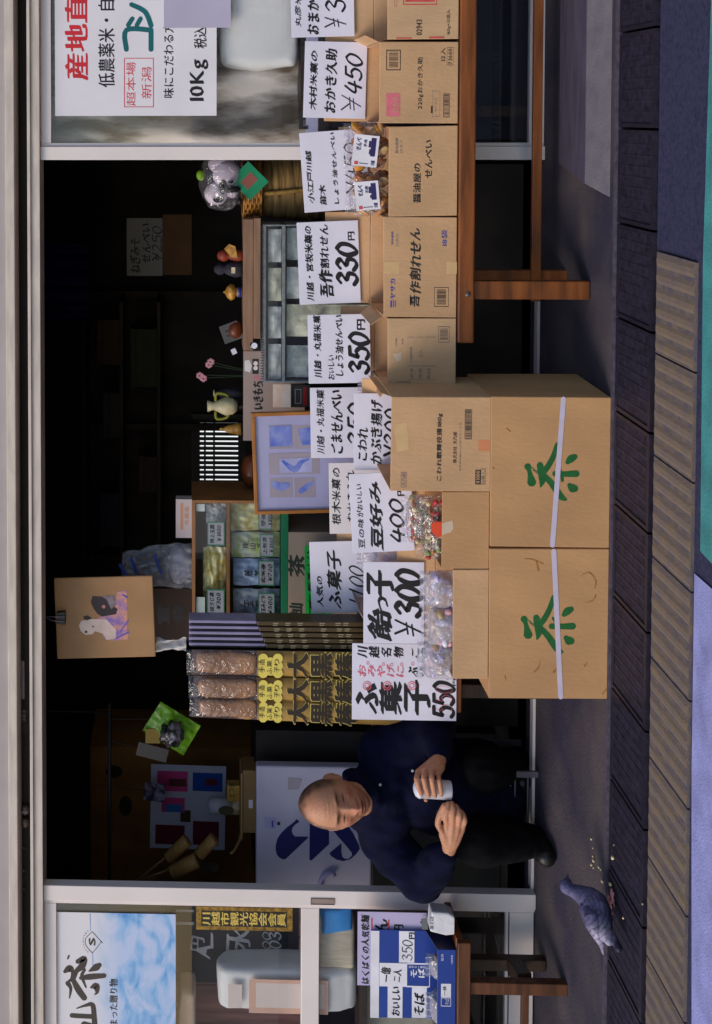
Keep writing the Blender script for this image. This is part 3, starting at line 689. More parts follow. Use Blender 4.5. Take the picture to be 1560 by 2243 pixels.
# ================================================================ cartons
def carton(label, x0, y0, x1, y1, Y, depth, z=None, mat=KRAFT, back=0, left=0, right=0, closed=False, group=None, name='carton', la=.5, ra=.5):
    O = P(x1, (y0+y1)/2, Y); dz = 0
    a, b = P(x0, y1, Y)-O, P(x1, y0, Y)-O
    if z is not None: dz = z-O.z; O = Vector((O.x, O.y, z)); h = a.z-dz
    else: h = a.z
    X0, X1 = a.x, b.x
    t = thing(name, label, 'carton', O, group); c = conv_at(O, Y); tk = .0045
    if closed:
        mb = MB().box(X0, X1, 0, depth, 0, h)
    else:
        mb = MB().box(X0, X1, 0, tk, 0, h); mb.box(X0, X1, depth-tk, depth, 0, h)
        mb.box(X0, X0+tk, tk, depth-tk, 0, h); mb.box(X1-tk, X1, tk, depth-tk, 0, h); mb.box(X0+tk, X1-tk, tk, depth-tk, 0, tk)
    sd_ = Vector((x0*.1, y0*.1, 0))
    mb.v = [(vx+.004*noise.noise(Vector((vz*7, vy*5, 0))+sd_), vy+(0 if vy < .01 else .004*noise.noise(Vector((vz*5, vx*5, 2))+sd_)), vz+(.0035*noise.noise(Vector((vx*8, vy*5, 4))+sd_) if vz > .02 else 0)) for vx, vy, vz in mb.v]
    body = mb.build('body', mat, t, .0025)
    if back: MB().slab((X0+.004, depth-tk, h+.001), (X1-.004, depth-tk, h+.001), (X1-.006, depth+.012, h+back), (X0+.006, depth+.012, h+back), (0, tk, 0)).build('flap', mat, t, .0015)
    if left: MB().slab((X0, .006, h), (X0, depth-.006, h), (X0-left*cos(la), depth-.012, h+left*sin(la)), (X0-left*cos(la), .012, h+left*sin(la)), (0, 0, tk)).build('flap', mat, t, .0015)
    if right: MB().slab((X1, .006, h), (X1, depth-.006, h), (X1+right*cos(ra), depth-.012, h+right*sin(ra)), (X1+right*cos(ra), .012, h+right*sin(ra)), (0, 0, tk)).build('flap', mat, t, .0015)
    t['h'] = h
    return t, c
GC = 'cartons in the row on the benches'
YC = YBn+.004
def pr(t, c, mat, fn, name='printing'): k = Ink(c, -.0005); fn(k); return k.build(name, mat, t)
# rightmost
t, c = carton('carton at the right edge of the bench printed 02943 with a red square', 848, -120, 1000, 85, YC, .30, ZB, KRAFT2, back=.17, group=GC)
pr(t, c, PRINT, lambda k: [k.text('02943', 912, 43, 925, 77, (3, .05, 0)), k.text('160g×12袋入', 978, 21, 988, 75, (2, .04, 0))])
pr(t, c, REDP, lambda k: [k.frame(883, -60, 958, 11, 2.5), k.rect(888, -60, 953, 4), k.rect(868, 82, 902, 85), k.rect(940, 80, 973, 84), k.frame(864, -30, 870, 14, 1)], 'red_print')
# okaki
t, c = carton('carton printed 220g with a red stamp and two bar codes second from the right', 831, 91, 1001, 270, YC, .30, ZB, KRAFT, back=.15, left=.0, right=.05, ra=1.1, group=GC)
pr(t, c, PRINT, lambda k: [k.text('220gおかき久助', 914, 126, 928, 239, (3, .05, .02)), k.text('12入', 965, 105, 976, 133, (2, .04, 0)), k.text('73660', 982, 107, 990, 141, (2, .03, 0)), k.frame(979, 104, 993, 143, .8),
    k.frame(846, 109, 878, 154, 2), k.bars(852, 113, 872, 149, 11), k.rect(944, 232, 948, 248), k.frame(971, 205, 985, 257, 1.5), k.bars(973, 208, 983, 254, 16)])
pr(t, c, M('pink_stamp', S(222, 118, 130, .95), .7, .1, 40), lambda k: k.rect(846, 204, 877, 255), 'red_stamp')
k = Ink(c, -.0012); k.text('おかき', 861, 212, 873, 246, (3, .05, 0)); k.build('stamp_lettering', KRAFT, t)
pr(t, c, FAINT, lambda k: [k.frame(947, 199, 964, 256, .9), k.text('サービス', 952, 215, 957, 245)], 'label_frame')
# soy
t, c = carton('tan carton with the black words for soy sauce cracker shop under two cracker bags', 851, 276, 1003, 473, YC, .30, ZB, KRAFT, back=.13, group=GC)
pr(t, c, PRINT, lambda k: [k.text('醤油屋の', 905, 358, 922, 444, (3, .07, .03)), k.text('せんべい', 931, 307, 947, 390, (3, .07, .03))])
pr(t, c, FAINT, lambda k: [k.text('賞味期限', 866, 302, 873, 336, (2, .04, 0)), k.text('20.15.11', 876, 308, 882, 336)], 'faint_printing')
# gosaku
t, c = carton('carton with bold brush words and blue maker marks, between soy carton and form carton', 839, 476, 1003, 695, YC, .30, ZB, KRAFT, back=.16, left=.045, la=.9, group=GC)
pr(t, c, PRINT, lambda k: k.text('吾作割れせん', 897, 501, 923, 671, (4, .09, .05), .08))
pr(t, c, BLUEP, lambda k: [k.text('ヤサカ', 855, 611, 866, 655, (4, .1, .05)), k.rect(855, 658, 859, 673), k.rect(861, 658, 863, 673), k.rect(865, 658, 867, 673), k.text('18袋', 967, 504, 980, 538, (2, .05, 0)), k.text('賞味期限', 857, 507, 862, 536, (2, .03, 0))], 'blue_print')
pr(t, c, FAINT, lambda k: [k.text('25.04.23', 867, 512, 873, 540)], 'faint_printing')
pr(t, c, PRINT, lambda k: [k.frame(951, 629, 983, 672, 1.2), k.bars(957, 634, 977, 668, 14)], 'bar_code')
TAPE = M('tan_tape', S(214, 176, 128, .98), .35, .08, 20)
pr(t, c, TAPE, lambda k: k.rect(840.5, 573, 875, 600), 'tape'); pr(t, c, TAPE, lambda k: k.rect(978, 573, 1001, 600), 'tape')
# form carton
t, c = carton('plain carton printed with a faint empty form beside the tall front carton', 849, 698, 1004, 853, YC, .30, ZB, KRAFT2, back=.12, left=.035, la=.6, right=.03, ra=.9, group=GC)
pr(t, c, FAINT, lambda k: [k.frame(893, 738, 908, 831, .8), k.frame(912, 738, 928, 831, .8), k.frame(931, 738, 955, 831, .8), k.rect(893, 801, 955, 801.8), k.text('品名', 898, 806, 905, 828), k.text('数量', 917, 806, 924, 828), k.text('製造者', 936, 806, 943, 829), k.text('12入', 916, 766, 926, 782), k.text('川越煎餅', 897, 760, 904, 795), k.text('米菓', 880, 741, 884, 755), k.text('賞味期限', 866, 741, 870, 758)], 'form')
pr(t, c, M('grey_print', (.10, .085, .085), .7), lambda k: [k.frame(960, 715, 985, 750, 1), k.bars(964, 720, 981, 745, 10), k.frame(869, 836, 898, 851, 1.2), k.rect(875, 841, 890, 846)], 'bar_code')
pr(t, c, M('pale_tape', S(226, 205, 180, .9), .4), lambda k: k.poly([(862, 776), (880, 772), (878, 790), (868, 792)]), 'tape')

# tea cartons on the pavement with straps
YT = groundy(1339, 1100)+.004
GREEN = M('green_print', S(28, 105, 48, .8), .7, .15, 40)
STRAP = M('lavender_strap', S(205, 195, 215, .95), .35, .05, 20)
STAIN = M('brown_stain', S(178, 120, 66, .85), .8, .3, 60)
def tq(pts, dx, dy): return [(1130+a/4.314+dx, 960+b/4.314+dy, w_/4.314) for a, b, w_ in pts]
CHA = [[(112, 268, 66), (130, 320, 40), (150, 415, 86)], [(228, 255, 62), (242, 330, 66), (250, 400, 62), (236, 455, 20)], [(140, 270, 9), (215, 325, 8)], [(160, 300, 6), (215, 340, 6)], [(245, 335, 60), (300, 270, 56), (350, 180, 52), (392, 60, 46)],
       [(262, 345, 50), (340, 430, 60), (420, 545, 64), (470, 578, 30)], [(372, 335, 56), (450, 338, 52), (570, 335, 66)], [(385, 258, 24), (430, 330, 30), (440, 400, 28)], [(490, 225, 46), (520, 195, 74), (555, 175, 56)], [(508, 445, 46), (535, 470, 84), (555, 475, 70)]]
def tea(label, x0, y0, x1, y1, dx, dy, strap, stains, dep=.36):
    t, c = carton(label, x0, y0, x1, y1, YT, dep, .003, KRAFT3, closed=True, name='tea_carton', group='tea cartons on the pavement')
    pr(t, c, GREEN, lambda k: k.strokes([tq(s, dx, dy) for s in CHA]), 'tea_character')
    k = Ink(c, -.0016); k.strokes([[(strap[0], strap[1]+0., 11), (strap[2], strap[3], 11)]]); k.v = [(v[0], v[1], v[2]) for v in k.v]; k.build('strap', STRAP, t)
    if stains: pr(t, c, STAIN, lambda k: k.strokes(stains), 'stain')
    return t, c
TZ = []
t1, c = tea('tea carton with the green tea character and a slanting strap, right one of two', 1074, 870, 1339, 1197, 0, 0, (1234, 874, 1210, 1194), [[(1110, 938, 3), (1118, 945, 3)], [(1080, 1024, 4), (1082, 1026, 3)]])
h1 = t1['h']
t2, c = tea('tea carton with the green tea character and brown stains, left one of two', 1070, 1204, 1332, 1529, -8, 334, (1213, 1207, 1228, 1526), [[(1148, 1224, 1), (1166, 1225, 3), (1190, 1235, 3)], [(1175, 1230, 4), (1180, 1250, 5)], [(1270, 1262, 1), (1291, 1254, 3), (1305, 1272, 3), (1303, 1288, 3)], [(1305, 1304, 4), (1300, 1314, 3), (1286, 1320, 2)], [(1183, 1446, 2), (1180, 1462, 3), (1170, 1472, 3)], [(1213, 1472, 5), (1216, 1468, 5)], [(1281, 1458, 4), (1286, 1452, 3)], [(1106, 1480, 2), (1109, 1490, 2)], [(1320, 1520, 3), (1328, 1510, 3)]])
h2 = t2['h']
for t in (t1, t2):
    x = [v.co.x for v in t.children[0].data.vertices]
    MB().box(min(x), max(x), .16, .20, t['h']-.0002, t['h']+.0006).build('tape', TAPE, t)
# kabuki carton, two low cartons
t, c = carton('large front carton printed 180g with bar code, stacked on the right tea carton', 856, 870, 1074, 1075, YT+.002, .30, h1+.004, KRAFT, back=.05, right=.03, ra=1.25, group='cartons stacked on the tea cartons')
pr(t, c, PRINT, lambda k: [k.text('こわれ歌舞伎揚180g', 956, 906, 970, 1053, (4, .09, .04)), k.text('株式会社 天乃屋', 992, 946, 1001, 1014, (2, .05, 0)), k.frame(1018, 897, 1034, 962, 1.6), k.bars(1020, 900, 1032, 959, 22), k.rect(1041, 1029, 1053, 1061), k.frame(1053, 1027, 1064, 1061, .9), k.text('12袋入', 1055, 1032, 1062, 1058)])
pr(t, c, FAINT, lambda k: [k.text('東京都武蔵村山市伊奈平二丁目', 1006, 926, 1011, 1032), k.text('天乃屋', 880, 1036, 889, 1064, (3, .05, 0)), k.frame(878, 1034, 891, 1067, 1)], 'faint_printing')
k = Ink(c, -.0012); k.text('01000', 1043, 1031, 1051, 1058, (2, .05, 0)); k.build('number', KRAFT, t)
pr(t, c, M('orange_label', S(220, 140, 95, .95), .6), lambda k: k.rect(1048, 964, 1073, 988), 'orange_label')
pr(t, c, TAPE, lambda k: k.poly([(862, 930), (892, 925), (896, 985), (870, 990)]), 'tape')
h6 = t['h']
t, c = carton('plain low carton full of bean bags between the kabuki and the candy cartons', 968, 1078, 1073, 1246, YT+.006, .28, h1+.004, KRAFT3, back=.03, group='cartons stacked on the tea cartons')
t.location.z = max(h1, h2)+.004
pr(t, c, M('milky_tape', S(214, 190, 165, .95), .3), lambda k: k.poly([(969, 1146), (992, 1140), (994, 1158), (988, 1166), (969, 1172)]), 'tape')
t, c = carton('plain low carton full of clear candy bags on the left tea carton', 990, 1248, 1073, 1486, YT+.003, .28, h2+.004, KRAFT, back=.13, group='cartons stacked on the tea cartons')
# cartons behind, on the middle bench
t, c = carton('half hidden carton behind the kabuki carton with sesame crackers', 880, 850, 1002, 1006, 4.52, .24, ZB+.001, KRAFT2, back=.03, group=GC)
t, c = carton('half hidden carton behind the bean carton', 880, 1012, 1002, 1172, 4.52, .24, ZB+.001, KRAFT2, back=.12, left=.07, la=.8, group=GC)
t, c = carton('half hidden carton behind the candy sign', 830, 1178, 1002, 1350, 4.52, .24, ZB+.001, KRAFT2, back=.12, group=GC)
t9, c9 = carton('half hidden pale carton holding the upright sweet sticks', 800, 1362, 1002, 1562, 4.53, .24, ZB+.001, M('dull_grey_cardboard', S(170, 152, 150, .9), .75, .1, 9), right=.03, ra=.6, group=GC)  # greyer cardboard than the other cartons

# ================================================================ handwritten price cards
GP = 'handwritten price cards'
def card(label, *a, **k): return board('price_card', label, 'price card', *a, group=GP, th=.003, bevel=.0008, **k)
HB, HT, HL = (4, .085, .05), (3, .05, .035), (6, .13, .055)
YB_ = YBn+.30-.008
o, c = card('price card reading yen 3 at the right edge of the picture', 637, -110, 776, 81, YB_, roll=1.2)
inked(o, c, INK, lambda k: [k.text('丸彦米', 645, -10, 661, 59, HT, .06), k.text('おまか', 672, 0, 700, 75, HB, .06), k.brush('¥', 712, 36, 758, 62, .09), k.brush('3', 714, -4, 756, 28, .17)])
o, c = card('price card for okaki crackers with the price 450', 666, 91, 803, 259, YB_, roll=-1.4)
inked(o, c, INK, lambda k: [k.text('木村米菓の', 676, 111, 697, 241, HB, .07), k.text('おかき久助', 710, 107, 740, 247, HB, .07), k.brush('¥', 748, 206, 791, 246, .08), k.brush('450', 756, 116, 793, 206, .2, slant=.15)])
o, c = card('price card for soy crackers tucked behind two cracker bags', 661, 286, 806, 461, YB_, roll=4.2)
inked(o, c, INK, lambda k: [k.text('小江戸川越', 668, 330, 690, 446, HB, .07), k.text('笛木', 698, 405, 716, 449, HB, .07), k.text('しょう油せんべい', 722, 290, 744, 447, HB, .07), k.brush('¥450', 752, 310, 792, 425, .14)])
o, c = card('price card with the big price 330', 653, 485, 788, 665, YB_, roll=2.4)
inked(o, c, INK, lambda k: [k.text('川越・宮坂米菓の', 665, 495, 690, 660, HB, .07), k.text('吾作', 698, 590, 732, 650, HL, .06), k.text('割れせん', 698, 492, 722, 588, HB, .06), k.brush('330', 737, 530, 783, 626, .31, slant=.05), k.text('円', 762, 508, 777, 526, HB)])
o, c = card('price card with the big price 350 above the form carton', 675, 689, 812, 839, YB_-.03, roll=1.3)
inked(o, c, INK, lambda k: [k.text('川越・丸福米菓', 685, 690, 706, 828, HB, .07), k.text('おいしい', 718, 778, 733, 832, HT, .06), k.text('しょう油せんべい', 733, 690, 754, 824, HB, .06), k.brush('350', 765, 726, 808, 820, .29, slant=.05), k.text('円', 782, 700, 800, 722, HB)])
YC2 = 4.52+.235-.004
o, c = card('price card for sesame crackers partly behind the kabuki card', 680, 849, 840, 1002, YC2, roll=1.1)
inked(o, c, INK, lambda k: [k.text('川越・丸福米菓', 692, 852, 713, 996, HT, .07), k.text('ごませんべい', 723, 854, 752, 994, HB, .06), k.brush('350', 762, 880, 800, 975, .22)])
o, c = card('price card for broken kabuki crackers rising from the tall front carton', 775, 862, 900, 1029, YT+.30-.006, roll=0)
inked(o, c, INK, lambda k: [k.text('こわれ', 783, 938, 806, 1008, HB, .08), k.text('かぶき揚げ', 812, 876, 838, 1016, HB, .06), k.brush('¥300', 842, 895, 882, 1003, .17, slant=.12)])
o, c = card('price card with thin writing half hidden behind the bean card', 721, 1014, 850, 1168, YC2, roll=1.2, mat=M('ivory_card', (.76, .71, .74), .55, .03, 12))
inked(o, c, INK, lambda k: [k.text('根木米菓の', 725, 1024, 748, 1150, HT, .06), k.text('おかきみれ', 758, 1030, 780, 1144, HT, .08)])
o, c = card('price card for mixed beans with the price 400', 768, 1036, 905, 1208, YT+.28-.004, roll=3.2)
inked(o, c, INK, lambda k: [k.text('豆の味', 783, 1136, 800, 1202, HT, .06), k.text('がおいしい', 778, 1060, 796, 1134, HT, .06), k.text('豆好み', 806, 1056, 842, 1206, HL, .05), k.brush('400', 852, 1090, 886, 1190, .28, slant=.12), k.text('円', 870, 1066, 886, 1086, HB)])
o, c = card('price card with the price 1100 in front of the display case', 680, 1186, 835, 1341, YC2, roll=2.2)
inked(o, c, INK, lambda k: [k.text('人気の', 692, 1262, 710, 1330, HB, .06), k.text('ふ菓子', 714, 1205, 751, 1334, HB, .04), k.brush('1100', 764, 1238, 800, 1332, .14, slant=.3)])
o, c = card('price card for candy with the price 300', 796, 1232, 930, 1409, YT+.28-.004, roll=0.2)
inked(o, c, INK, lambda k: [k.text('飴', 806, 1335, 858, 1402, HL, .03), k.text('っ', 828, 1308, 850, 1335, HL), k.text('子', 804, 1252, 862, 1304, HL), k.brush('¥', 866, 1358, 926, 1396, .10, slant=.1), k.brush('300', 868, 1246, 922, 1352, .29, slant=.1)])
o, c = card('tall price card with red circles and vertical writing beside the man', 771, 1412, 1001, 1576, 4.485, roll=0)
def fn(k):
    k.text('川越名物', 783, 1416, 884, 1440, HB, .05, vert=True); k.text('この', 902, 1420, 938, 1442, HB, .05, vert=True)
    k.text('ぶ状し', 895, 1462, 974, 1482, HB, .05, vert=True)
    k.text('ふ', 780, 1500, 828, 1560, HL); k.text('菓', 832, 1496, 880, 1562, HL); k.text('子', 886, 1494, 942, 1562, HL)
    k.brush('550', 950, 1492, 994, 1572, .28); k.text('円', 992, 1487, 999, 1502, HT)
inked(o, c, INK, fn)
def fn(k):
    k.text('おみやげに', 784, 1456, 884, 1482, (2, .04, .03), .04, vert=True)
    for x in (804, 848, 902):
        for r in (9, 5): k.strokes([[(x+r*cos(a*.7), 1502+r*sin(a*.7), 1.6) for a in range(10)]])
    for x, y in ((806, 1452), (812, 1460), (840, 1455), (858, 1456), (880, 1455), (904, 1454), (930, 1456), (955, 1460)): k.strokes([[(x+3*cos(a*.8), y+3*sin(a*.8), 1.2) for a in range(8)]])
    k.brush('550', 954, 1500, 990, 1560, .03)
inked(o, c, M('thin_red_pen', S(225, 110, 125, .95), .6), fn, 'red_writing', -.0012)
for y in (1562,):
    pass

# ================================================================ bags of crackers, beans and candy
FILM = film('clear_wrapper', (.97, .96, .99), .10, .10, 1., 24, .06)
FILM2 = film('milky_wrapper', (.95, .94, .99), .12, .16, 1., 30, .32)
def bag(name, label, x0, y0, x1, y1, Y, dep, fill, n, size, filmm=FILM, group=None, roll=0, fillname='crackers', shape=(1, 1, 1), ex=.45):
    O = P((x0+x1)/2, (y0+y1)/2, Y); a, b = P(x0, y1, Y)-O, P(x1, y0, Y)-O
    hw, hh = b.x, a.z; t = thing(name, label, 'bag', O, group, roll=radians(-roll))
    seed = random.random()*90
    def f(p):
        q = Vector((math.copysign(abs(p.x/hw)**ex*hw, p.x), math.copysign(abs(p.y/dep)**.8*dep, p.y), math.copysign(abs(p.z/hh)**ex*hh, p.z)))
        e = max(abs(q.x)/hw, abs(q.z)/hh); q.y *= (1-.75*e**3)
        r = q*38+Vector((seed, 0, 0)); return q+Vector((noise.noise(r)*.008, noise.noise(r+Vector((9, 0, 0)))*.012+noise.noise(r*2.4)*.006, noise.noise(r+Vector((0, 9, 0)))*.008))
    mb = MB()
    for i in range(n):
        for _ in range(20):
            c = Vector((random.uniform(-.86, .86)*hw, random.uniform(-.62, .6)*dep, random.uniform(-.86, .62)*hh))
            if (abs(c.x)/hw)**4+(abs(c.z)/hh)**4 < .8: break
        s_ = size*random.uniform(.75, 1.2); rot = Matrix.Rotation(random.uniform(0, 6), 3, 'X') @ Matrix.Rotation(random.uniform(0, 6), 3, 'Z')
        mb.ell(c, (s_*shape[0], s_*shape[1], s_*shape[2]), 10, 7, random.randrange(len(fill)), rot)
    mb.build(fillname, fill, t)
    MB().ell((0, 0, 0), (hw, dep, hh), 44, 30, fn=f).build('film', filmm, t)
    # crimped seal along the top
    MB().grid(lambda u, v: (-hw*.96+2*hw*.96*u, .008*sin(u*26)*(1-v*.3)+.004*noise.noise(Vector((u*9, v*4, seed))), hh*.9+.022*v), 40, 4).build('seal', filmm, t)
    return t, O
CRK = [M('golden_cracker', S(216, 150, 62, .9), .5, .3, 40, .3, 120), M('brown_cracker', S(176, 100, 44, .85), .5, .3, 40, .3, 120), M('pale_cracker', S(226, 186, 130, .9), .5, .2, 40, .3, 120)]
GB = 'bags of broken soy crackers'
for x0, y0, x1, y1, ro, lab, lq in ((762, 268, 848, 372, -6, 'cracker bag with a white label lying at the right on the soy carton', (768, 296, 823, 364)), (766, 372, 852, 473, 5, 'cracker bag with a white label lying at the left on the soy carton', (772, 394, 824, 456))):
    t, O = bag('cracker_bag', lab, x0, y0, x1, y1, YC+.10, .06, CRK, 46, .020, FILM, GB, 0, 'crackers', (1.25, .45, 1))
    k = Ink(conv_at(O, YC+.10), -.068)
    k.rect(*lq); x0, y0, x1, y1 = lq
    lb = k.build('label', M('packet_label', (.8, .77, .82), .4), t); lb.rotation_euler = (0, radians(-ro), 0)
    k = Ink(conv_at(O, YC+.10), -.0688); dy = y1-y0
    k.rect(x1-17, y0+5, x1-6, y0+dy*.66, 0); k.rect(x1-22, y0+12, x1-17, y0+26, 0); k.rect(x1-20, y0+30, x1-17, y0+dy*.6, 0); k.text('せんべ', x0+6, y0+8, x0+18, y0+dy*.5, HB, .1); k.text('川越', x1-14, y1-14, x1-5, y1-4, HT)
    k.rect(x0+6, y1-10, x0+14, y1-3, 1); k.rect(x0+16, y1-7, x0+36, y1-5.5, 0); k.text('手焼', x0+22, y0+10, x0+30, y0+26, HT, .1)
    k.build('label_print', [M('label_ink', S(60, 50, 110, .7), .5), REDP], t).rotation_euler = (0, radians(-ro), 0)
BEANS = [M('pale_bean', S(226, 200, 150, .9), .5, .15, 60), M('green_bean', S(150, 165, 90, .85), .5, .2, 60), M('brown_bean', S(190, 120, 60, .85), .5, .2, 60), M('red_bean', S(200, 60, 60, .85), .5, .2, 60), M('cream_bean', S(236, 222, 190, .9), .5, .1, 60)]
t, O = bag('bean_bag', 'clear bag of mixed beans standing in the plain low carton behind another bag', 890, 1082, 945, 1190, YT+.17, .035, BEANS, 130, .0085, FILM, 'bags of mixed beans', fillname='beans', shape=(1, 1, .9))
t, O = bag('bean_bag', 'shiny bean bag with a red print at the front of the plain low carton', 922, 1084, 985, 1226, YT+.08, .04, BEANS, 120, .0085, FILM, 'bags of mixed beans', fillname='beans', shape=(1, 1, .9))
k = Ink(conv_at(O, YT+.08), -.047); k.poly([(938, 1138), (950, 1130), (966, 1136), (968, 1162), (952, 1168), (940, 1156)]); k.build('red_print', M('red_orange_print', S(225, 80, 50, .95), .4), t)
k = Ink(conv_at(O, YT+.08), -.047); k.text('豆菓子', 944, 1122, 966, 1134, HB, vert=True); k.build('lettering', INK, t)
CAN = [M('lilac_candy', S(196, 184, 222, .95), .35, .15, 40), M('amber_candy', S(214, 180, 130, .9), .35, .15, 40), M('white_candy', S(228, 224, 238, .95), .35, .05, 40), M('pink_candy', S(226, 170, 180, .9), .35, .1, 40)]
for i, (y0, y1, x0, dy) in enumerate(((1250, 1334, 930, .09), (1330, 1412, 934, .07), (1405, 1486, 924, .10))):
    bag('candy_bag', ('crinkled candy bag', 'crinkled candy bag', 'crinkled candy bag')[i]+' in the low carton below the candy price card, '+('right one', 'middle one', 'left one')[i], x0, y0, 1008, y1, YT+dy, .045, CAN, 44, .0125, FILM2, 'bags of wrapped candy', fillname='sweets', shape=(1.2, .8, .8), ex=.5)
bag('clear_packet', 'clear packet sticking up behind the candy sign beside the bean card', 790, 1190, 900, 1236, 4.44, .03, CAN, 16, .011, FILM2, None, fillname='sweets', ex=.5)
bag('clear_packet', 'crumpled clear packet between the 350 card and the sesame card', 795, 836, 850, 872, 4.5, .03, CAN, 8, .01, FILM2, None, fillname='sweets', ex=.5)

# ================================================================ left edge: noodles
BLUE = M('noodle_blue', S(40, 72, 160, .85), .4, .06, 12)
DBLUE = M('dark_noodle_blue', S(18, 26, 66, .8), .4, .1, 12)
YN = YL+.02
nb = thing('noodle_box', 'open blue display box of noodles with a tall printed back card', 'box', P(995, 2160, YN)); O = nb.location; O = Vector((O.x, O.y, ZL+.001)); nb.location = O
c = conv_at(O, YN); xa, xb = c(990, 2400)[0], c(990, 2081)[0]; hN = c(958, 2150)[1]
dpt = .16
mb = MB().box(xa, xb, 0, .003, 0, hN); mb.box(xa, xb, .003, dpt, 0, .003)
mb.build('tray', BLUE, nb, .001)
MB().slab((xb, .003, 0), (xb, dpt, 0), (xb, dpt, hN*1.5), (xb, .003, hN), (-.003, 0, 0)).build('side_panel', DBLUE, nb)
pr(nb, c, M('noodle_white', (.8, .78, .84), .5), lambda k: [k.rect(966, 2155, 988, 2184), k.text('北舘製麺', 988, 2092, 992, 2112), k.text('信州', 966, 2090, 972, 2105), k.frame(966, 2185, 988, 2204, 1.2), k.text('そば', 975, 2188, 984, 2200)], 'white_print')
k = Ink(c, -.0012); k.text('一休', 970, 2160, 978, 2180, HT, .1); k.build('lettering', INK, nb)
Yb = YN+dpt+.002; cbk = conv_at(O, Yb)
a, b_ = cbk(812, 2228), cbk(985, 2040)
bc = MB().box(a[0], b_[0], dpt+.002, dpt+.005, .003, a[1]).build('back_card', BLUE, nb)
def cb2(x, y): return cbk(x, y)
def inkb(mat, fn, name, y): k = Ink(cb2, dpt+.002+y); fn(k); return k.build(name, mat, bc)
WH = MATS['noodle_white']
inkb(WH, lambda k: [k.rect(811, 2039, 831, 2229), k.rect(874, 2040, 908, 2108), k.rect(831, 2110, 892, 2160), k.frame(890, 2110, 942, 2162, 2), k.rect(849, 2160, 882, 2229), k.rect(902, 2163, 935, 2229)], 'white_panels', -.0006)
inkb(INK, lambda k: [k.brush('350', 881, 2058, 903, 2104, .12), k.text('円', 896, 2043, 908, 2056, HB), k.text('おいしい', 858, 2162, 877, 2224, HB, .05), k.text('そば', 907, 2175, 930, 2222, HB, .05), k.text('一億', 834, 2118, 856, 2150, HT, .08), k.text('二人', 862, 2124, 880, 2150, HT, .08)], 'lettering', -.0014)
inkb(WH, lambda k: [k.text('そば', 900, 2122, 930, 2140, HB, vert=True), k.text('岩手の一番粉', 895, 2115, 932, 2120, vert=True)], 'small_lettering', -.0014)
PACK = film('noodle_wrap', (.9, .9, 1), .2, .1, .8, 30, .3)
for y0, y1, lab in ((2090, 2140, 'clear wrapped noodle bundle in the blue box, nearer the man'), (2175, 2235, 'clear wrapped noodle bundle in the blue box, at the left edge')):
    bag('noodle_pack', lab, 943, y0, 985, y1, YN+.09, .04, [M('buckwheat', S(120, 112, 120, .8), .6), M('navy_wrap', S(30, 40, 90, .8), .4)], 18, .016, PACK, 'noodle bundles', fillname='noodles', shape=(1.6, .6, .4))
o, c = board('noodle_sign', 'lavender card for popular dried noodles behind the blue noodle box', 'sign', 783, 2000, 935, 2158, Yb+.012, M('lavender_card', S(196, 186, 222, .95), .5, .03, 10), group=GP)
inked(o, c, INK, lambda k: [k.text('はくばくの人気乾麺', 790, 2004, 810, 2154, HB, .06), k.text('ん', 822, 2014, 850, 2042, HB), k.text('円', 864, 2026, 884, 2044, HB)])
inked(o, c, REDINK, lambda k: [k.rect(813, 2010, 816, 2036), k.rect(850, 2014, 853, 2042)], 'red_underline', -.0012)
MB().box(-.01, .01, .004, .02, -.16, -.06).build('stand', DWOOD, o)
np_ = thing('white_packet', 'white folded packet with a grey printed top beside the blue noodle box', 'packet', P(975, 2022, YN+.02))
c = conv_at(np_.location, YN+.02); np_.location.z += 0
pts = [(965, 2040), (968, 2022), (920, 2000), (918, 2034)]
q = [c(*p_) for p_ in pts]
mb = MB(); base = ZL+.001-np_.location.z
w0, w1 = c(975, 2048)[0], c(975, 2008)[0]
mb.prism([(w0, base), (w1, base), (w1+.012, base+.022), (w1+.016, base+.082), (w0+.01, base+.088), (w0-.004, base+.03)], 0, .06)
mb.build('wrapper', M('white_paper', (.75, .74, .78), .5, .05, 20, .3, 40), np_, .006)
pr(np_, c, M('grey_paper_print', S(120, 125, 130, .8), .6), lambda k: [k.poly([(922, 2012), (925, 2036), (938, 2036), (936, 2010)]), k.text('茶そば', 942, 2008, 950, 2036, HB)], 'print')

# ================================================================ inside the shop
# long counter
cn = thing('display_counter', 'dark counter behind the front benches carrying the cabinets', 'counter', (P(700, 900, 5.0).x, 5.0, ZS)); O = cn.location
ZC = .62
MB().box(P(700, 1600, 5).x-O.x, P(700, 352, 5).x-O.x, -.02, .75, ZC-.03-ZS, ZC-ZS).build('counter_top', DWOOD, cn)
MB().box(P(700, 1590, 5).x-O.x, P(700, 360, 5).x-O.x, .02, .7, 0, ZC-.031-ZS).build('cupboard', M('dark_cupboard', (.016, .011, .010), .7, .4, 6), cn)

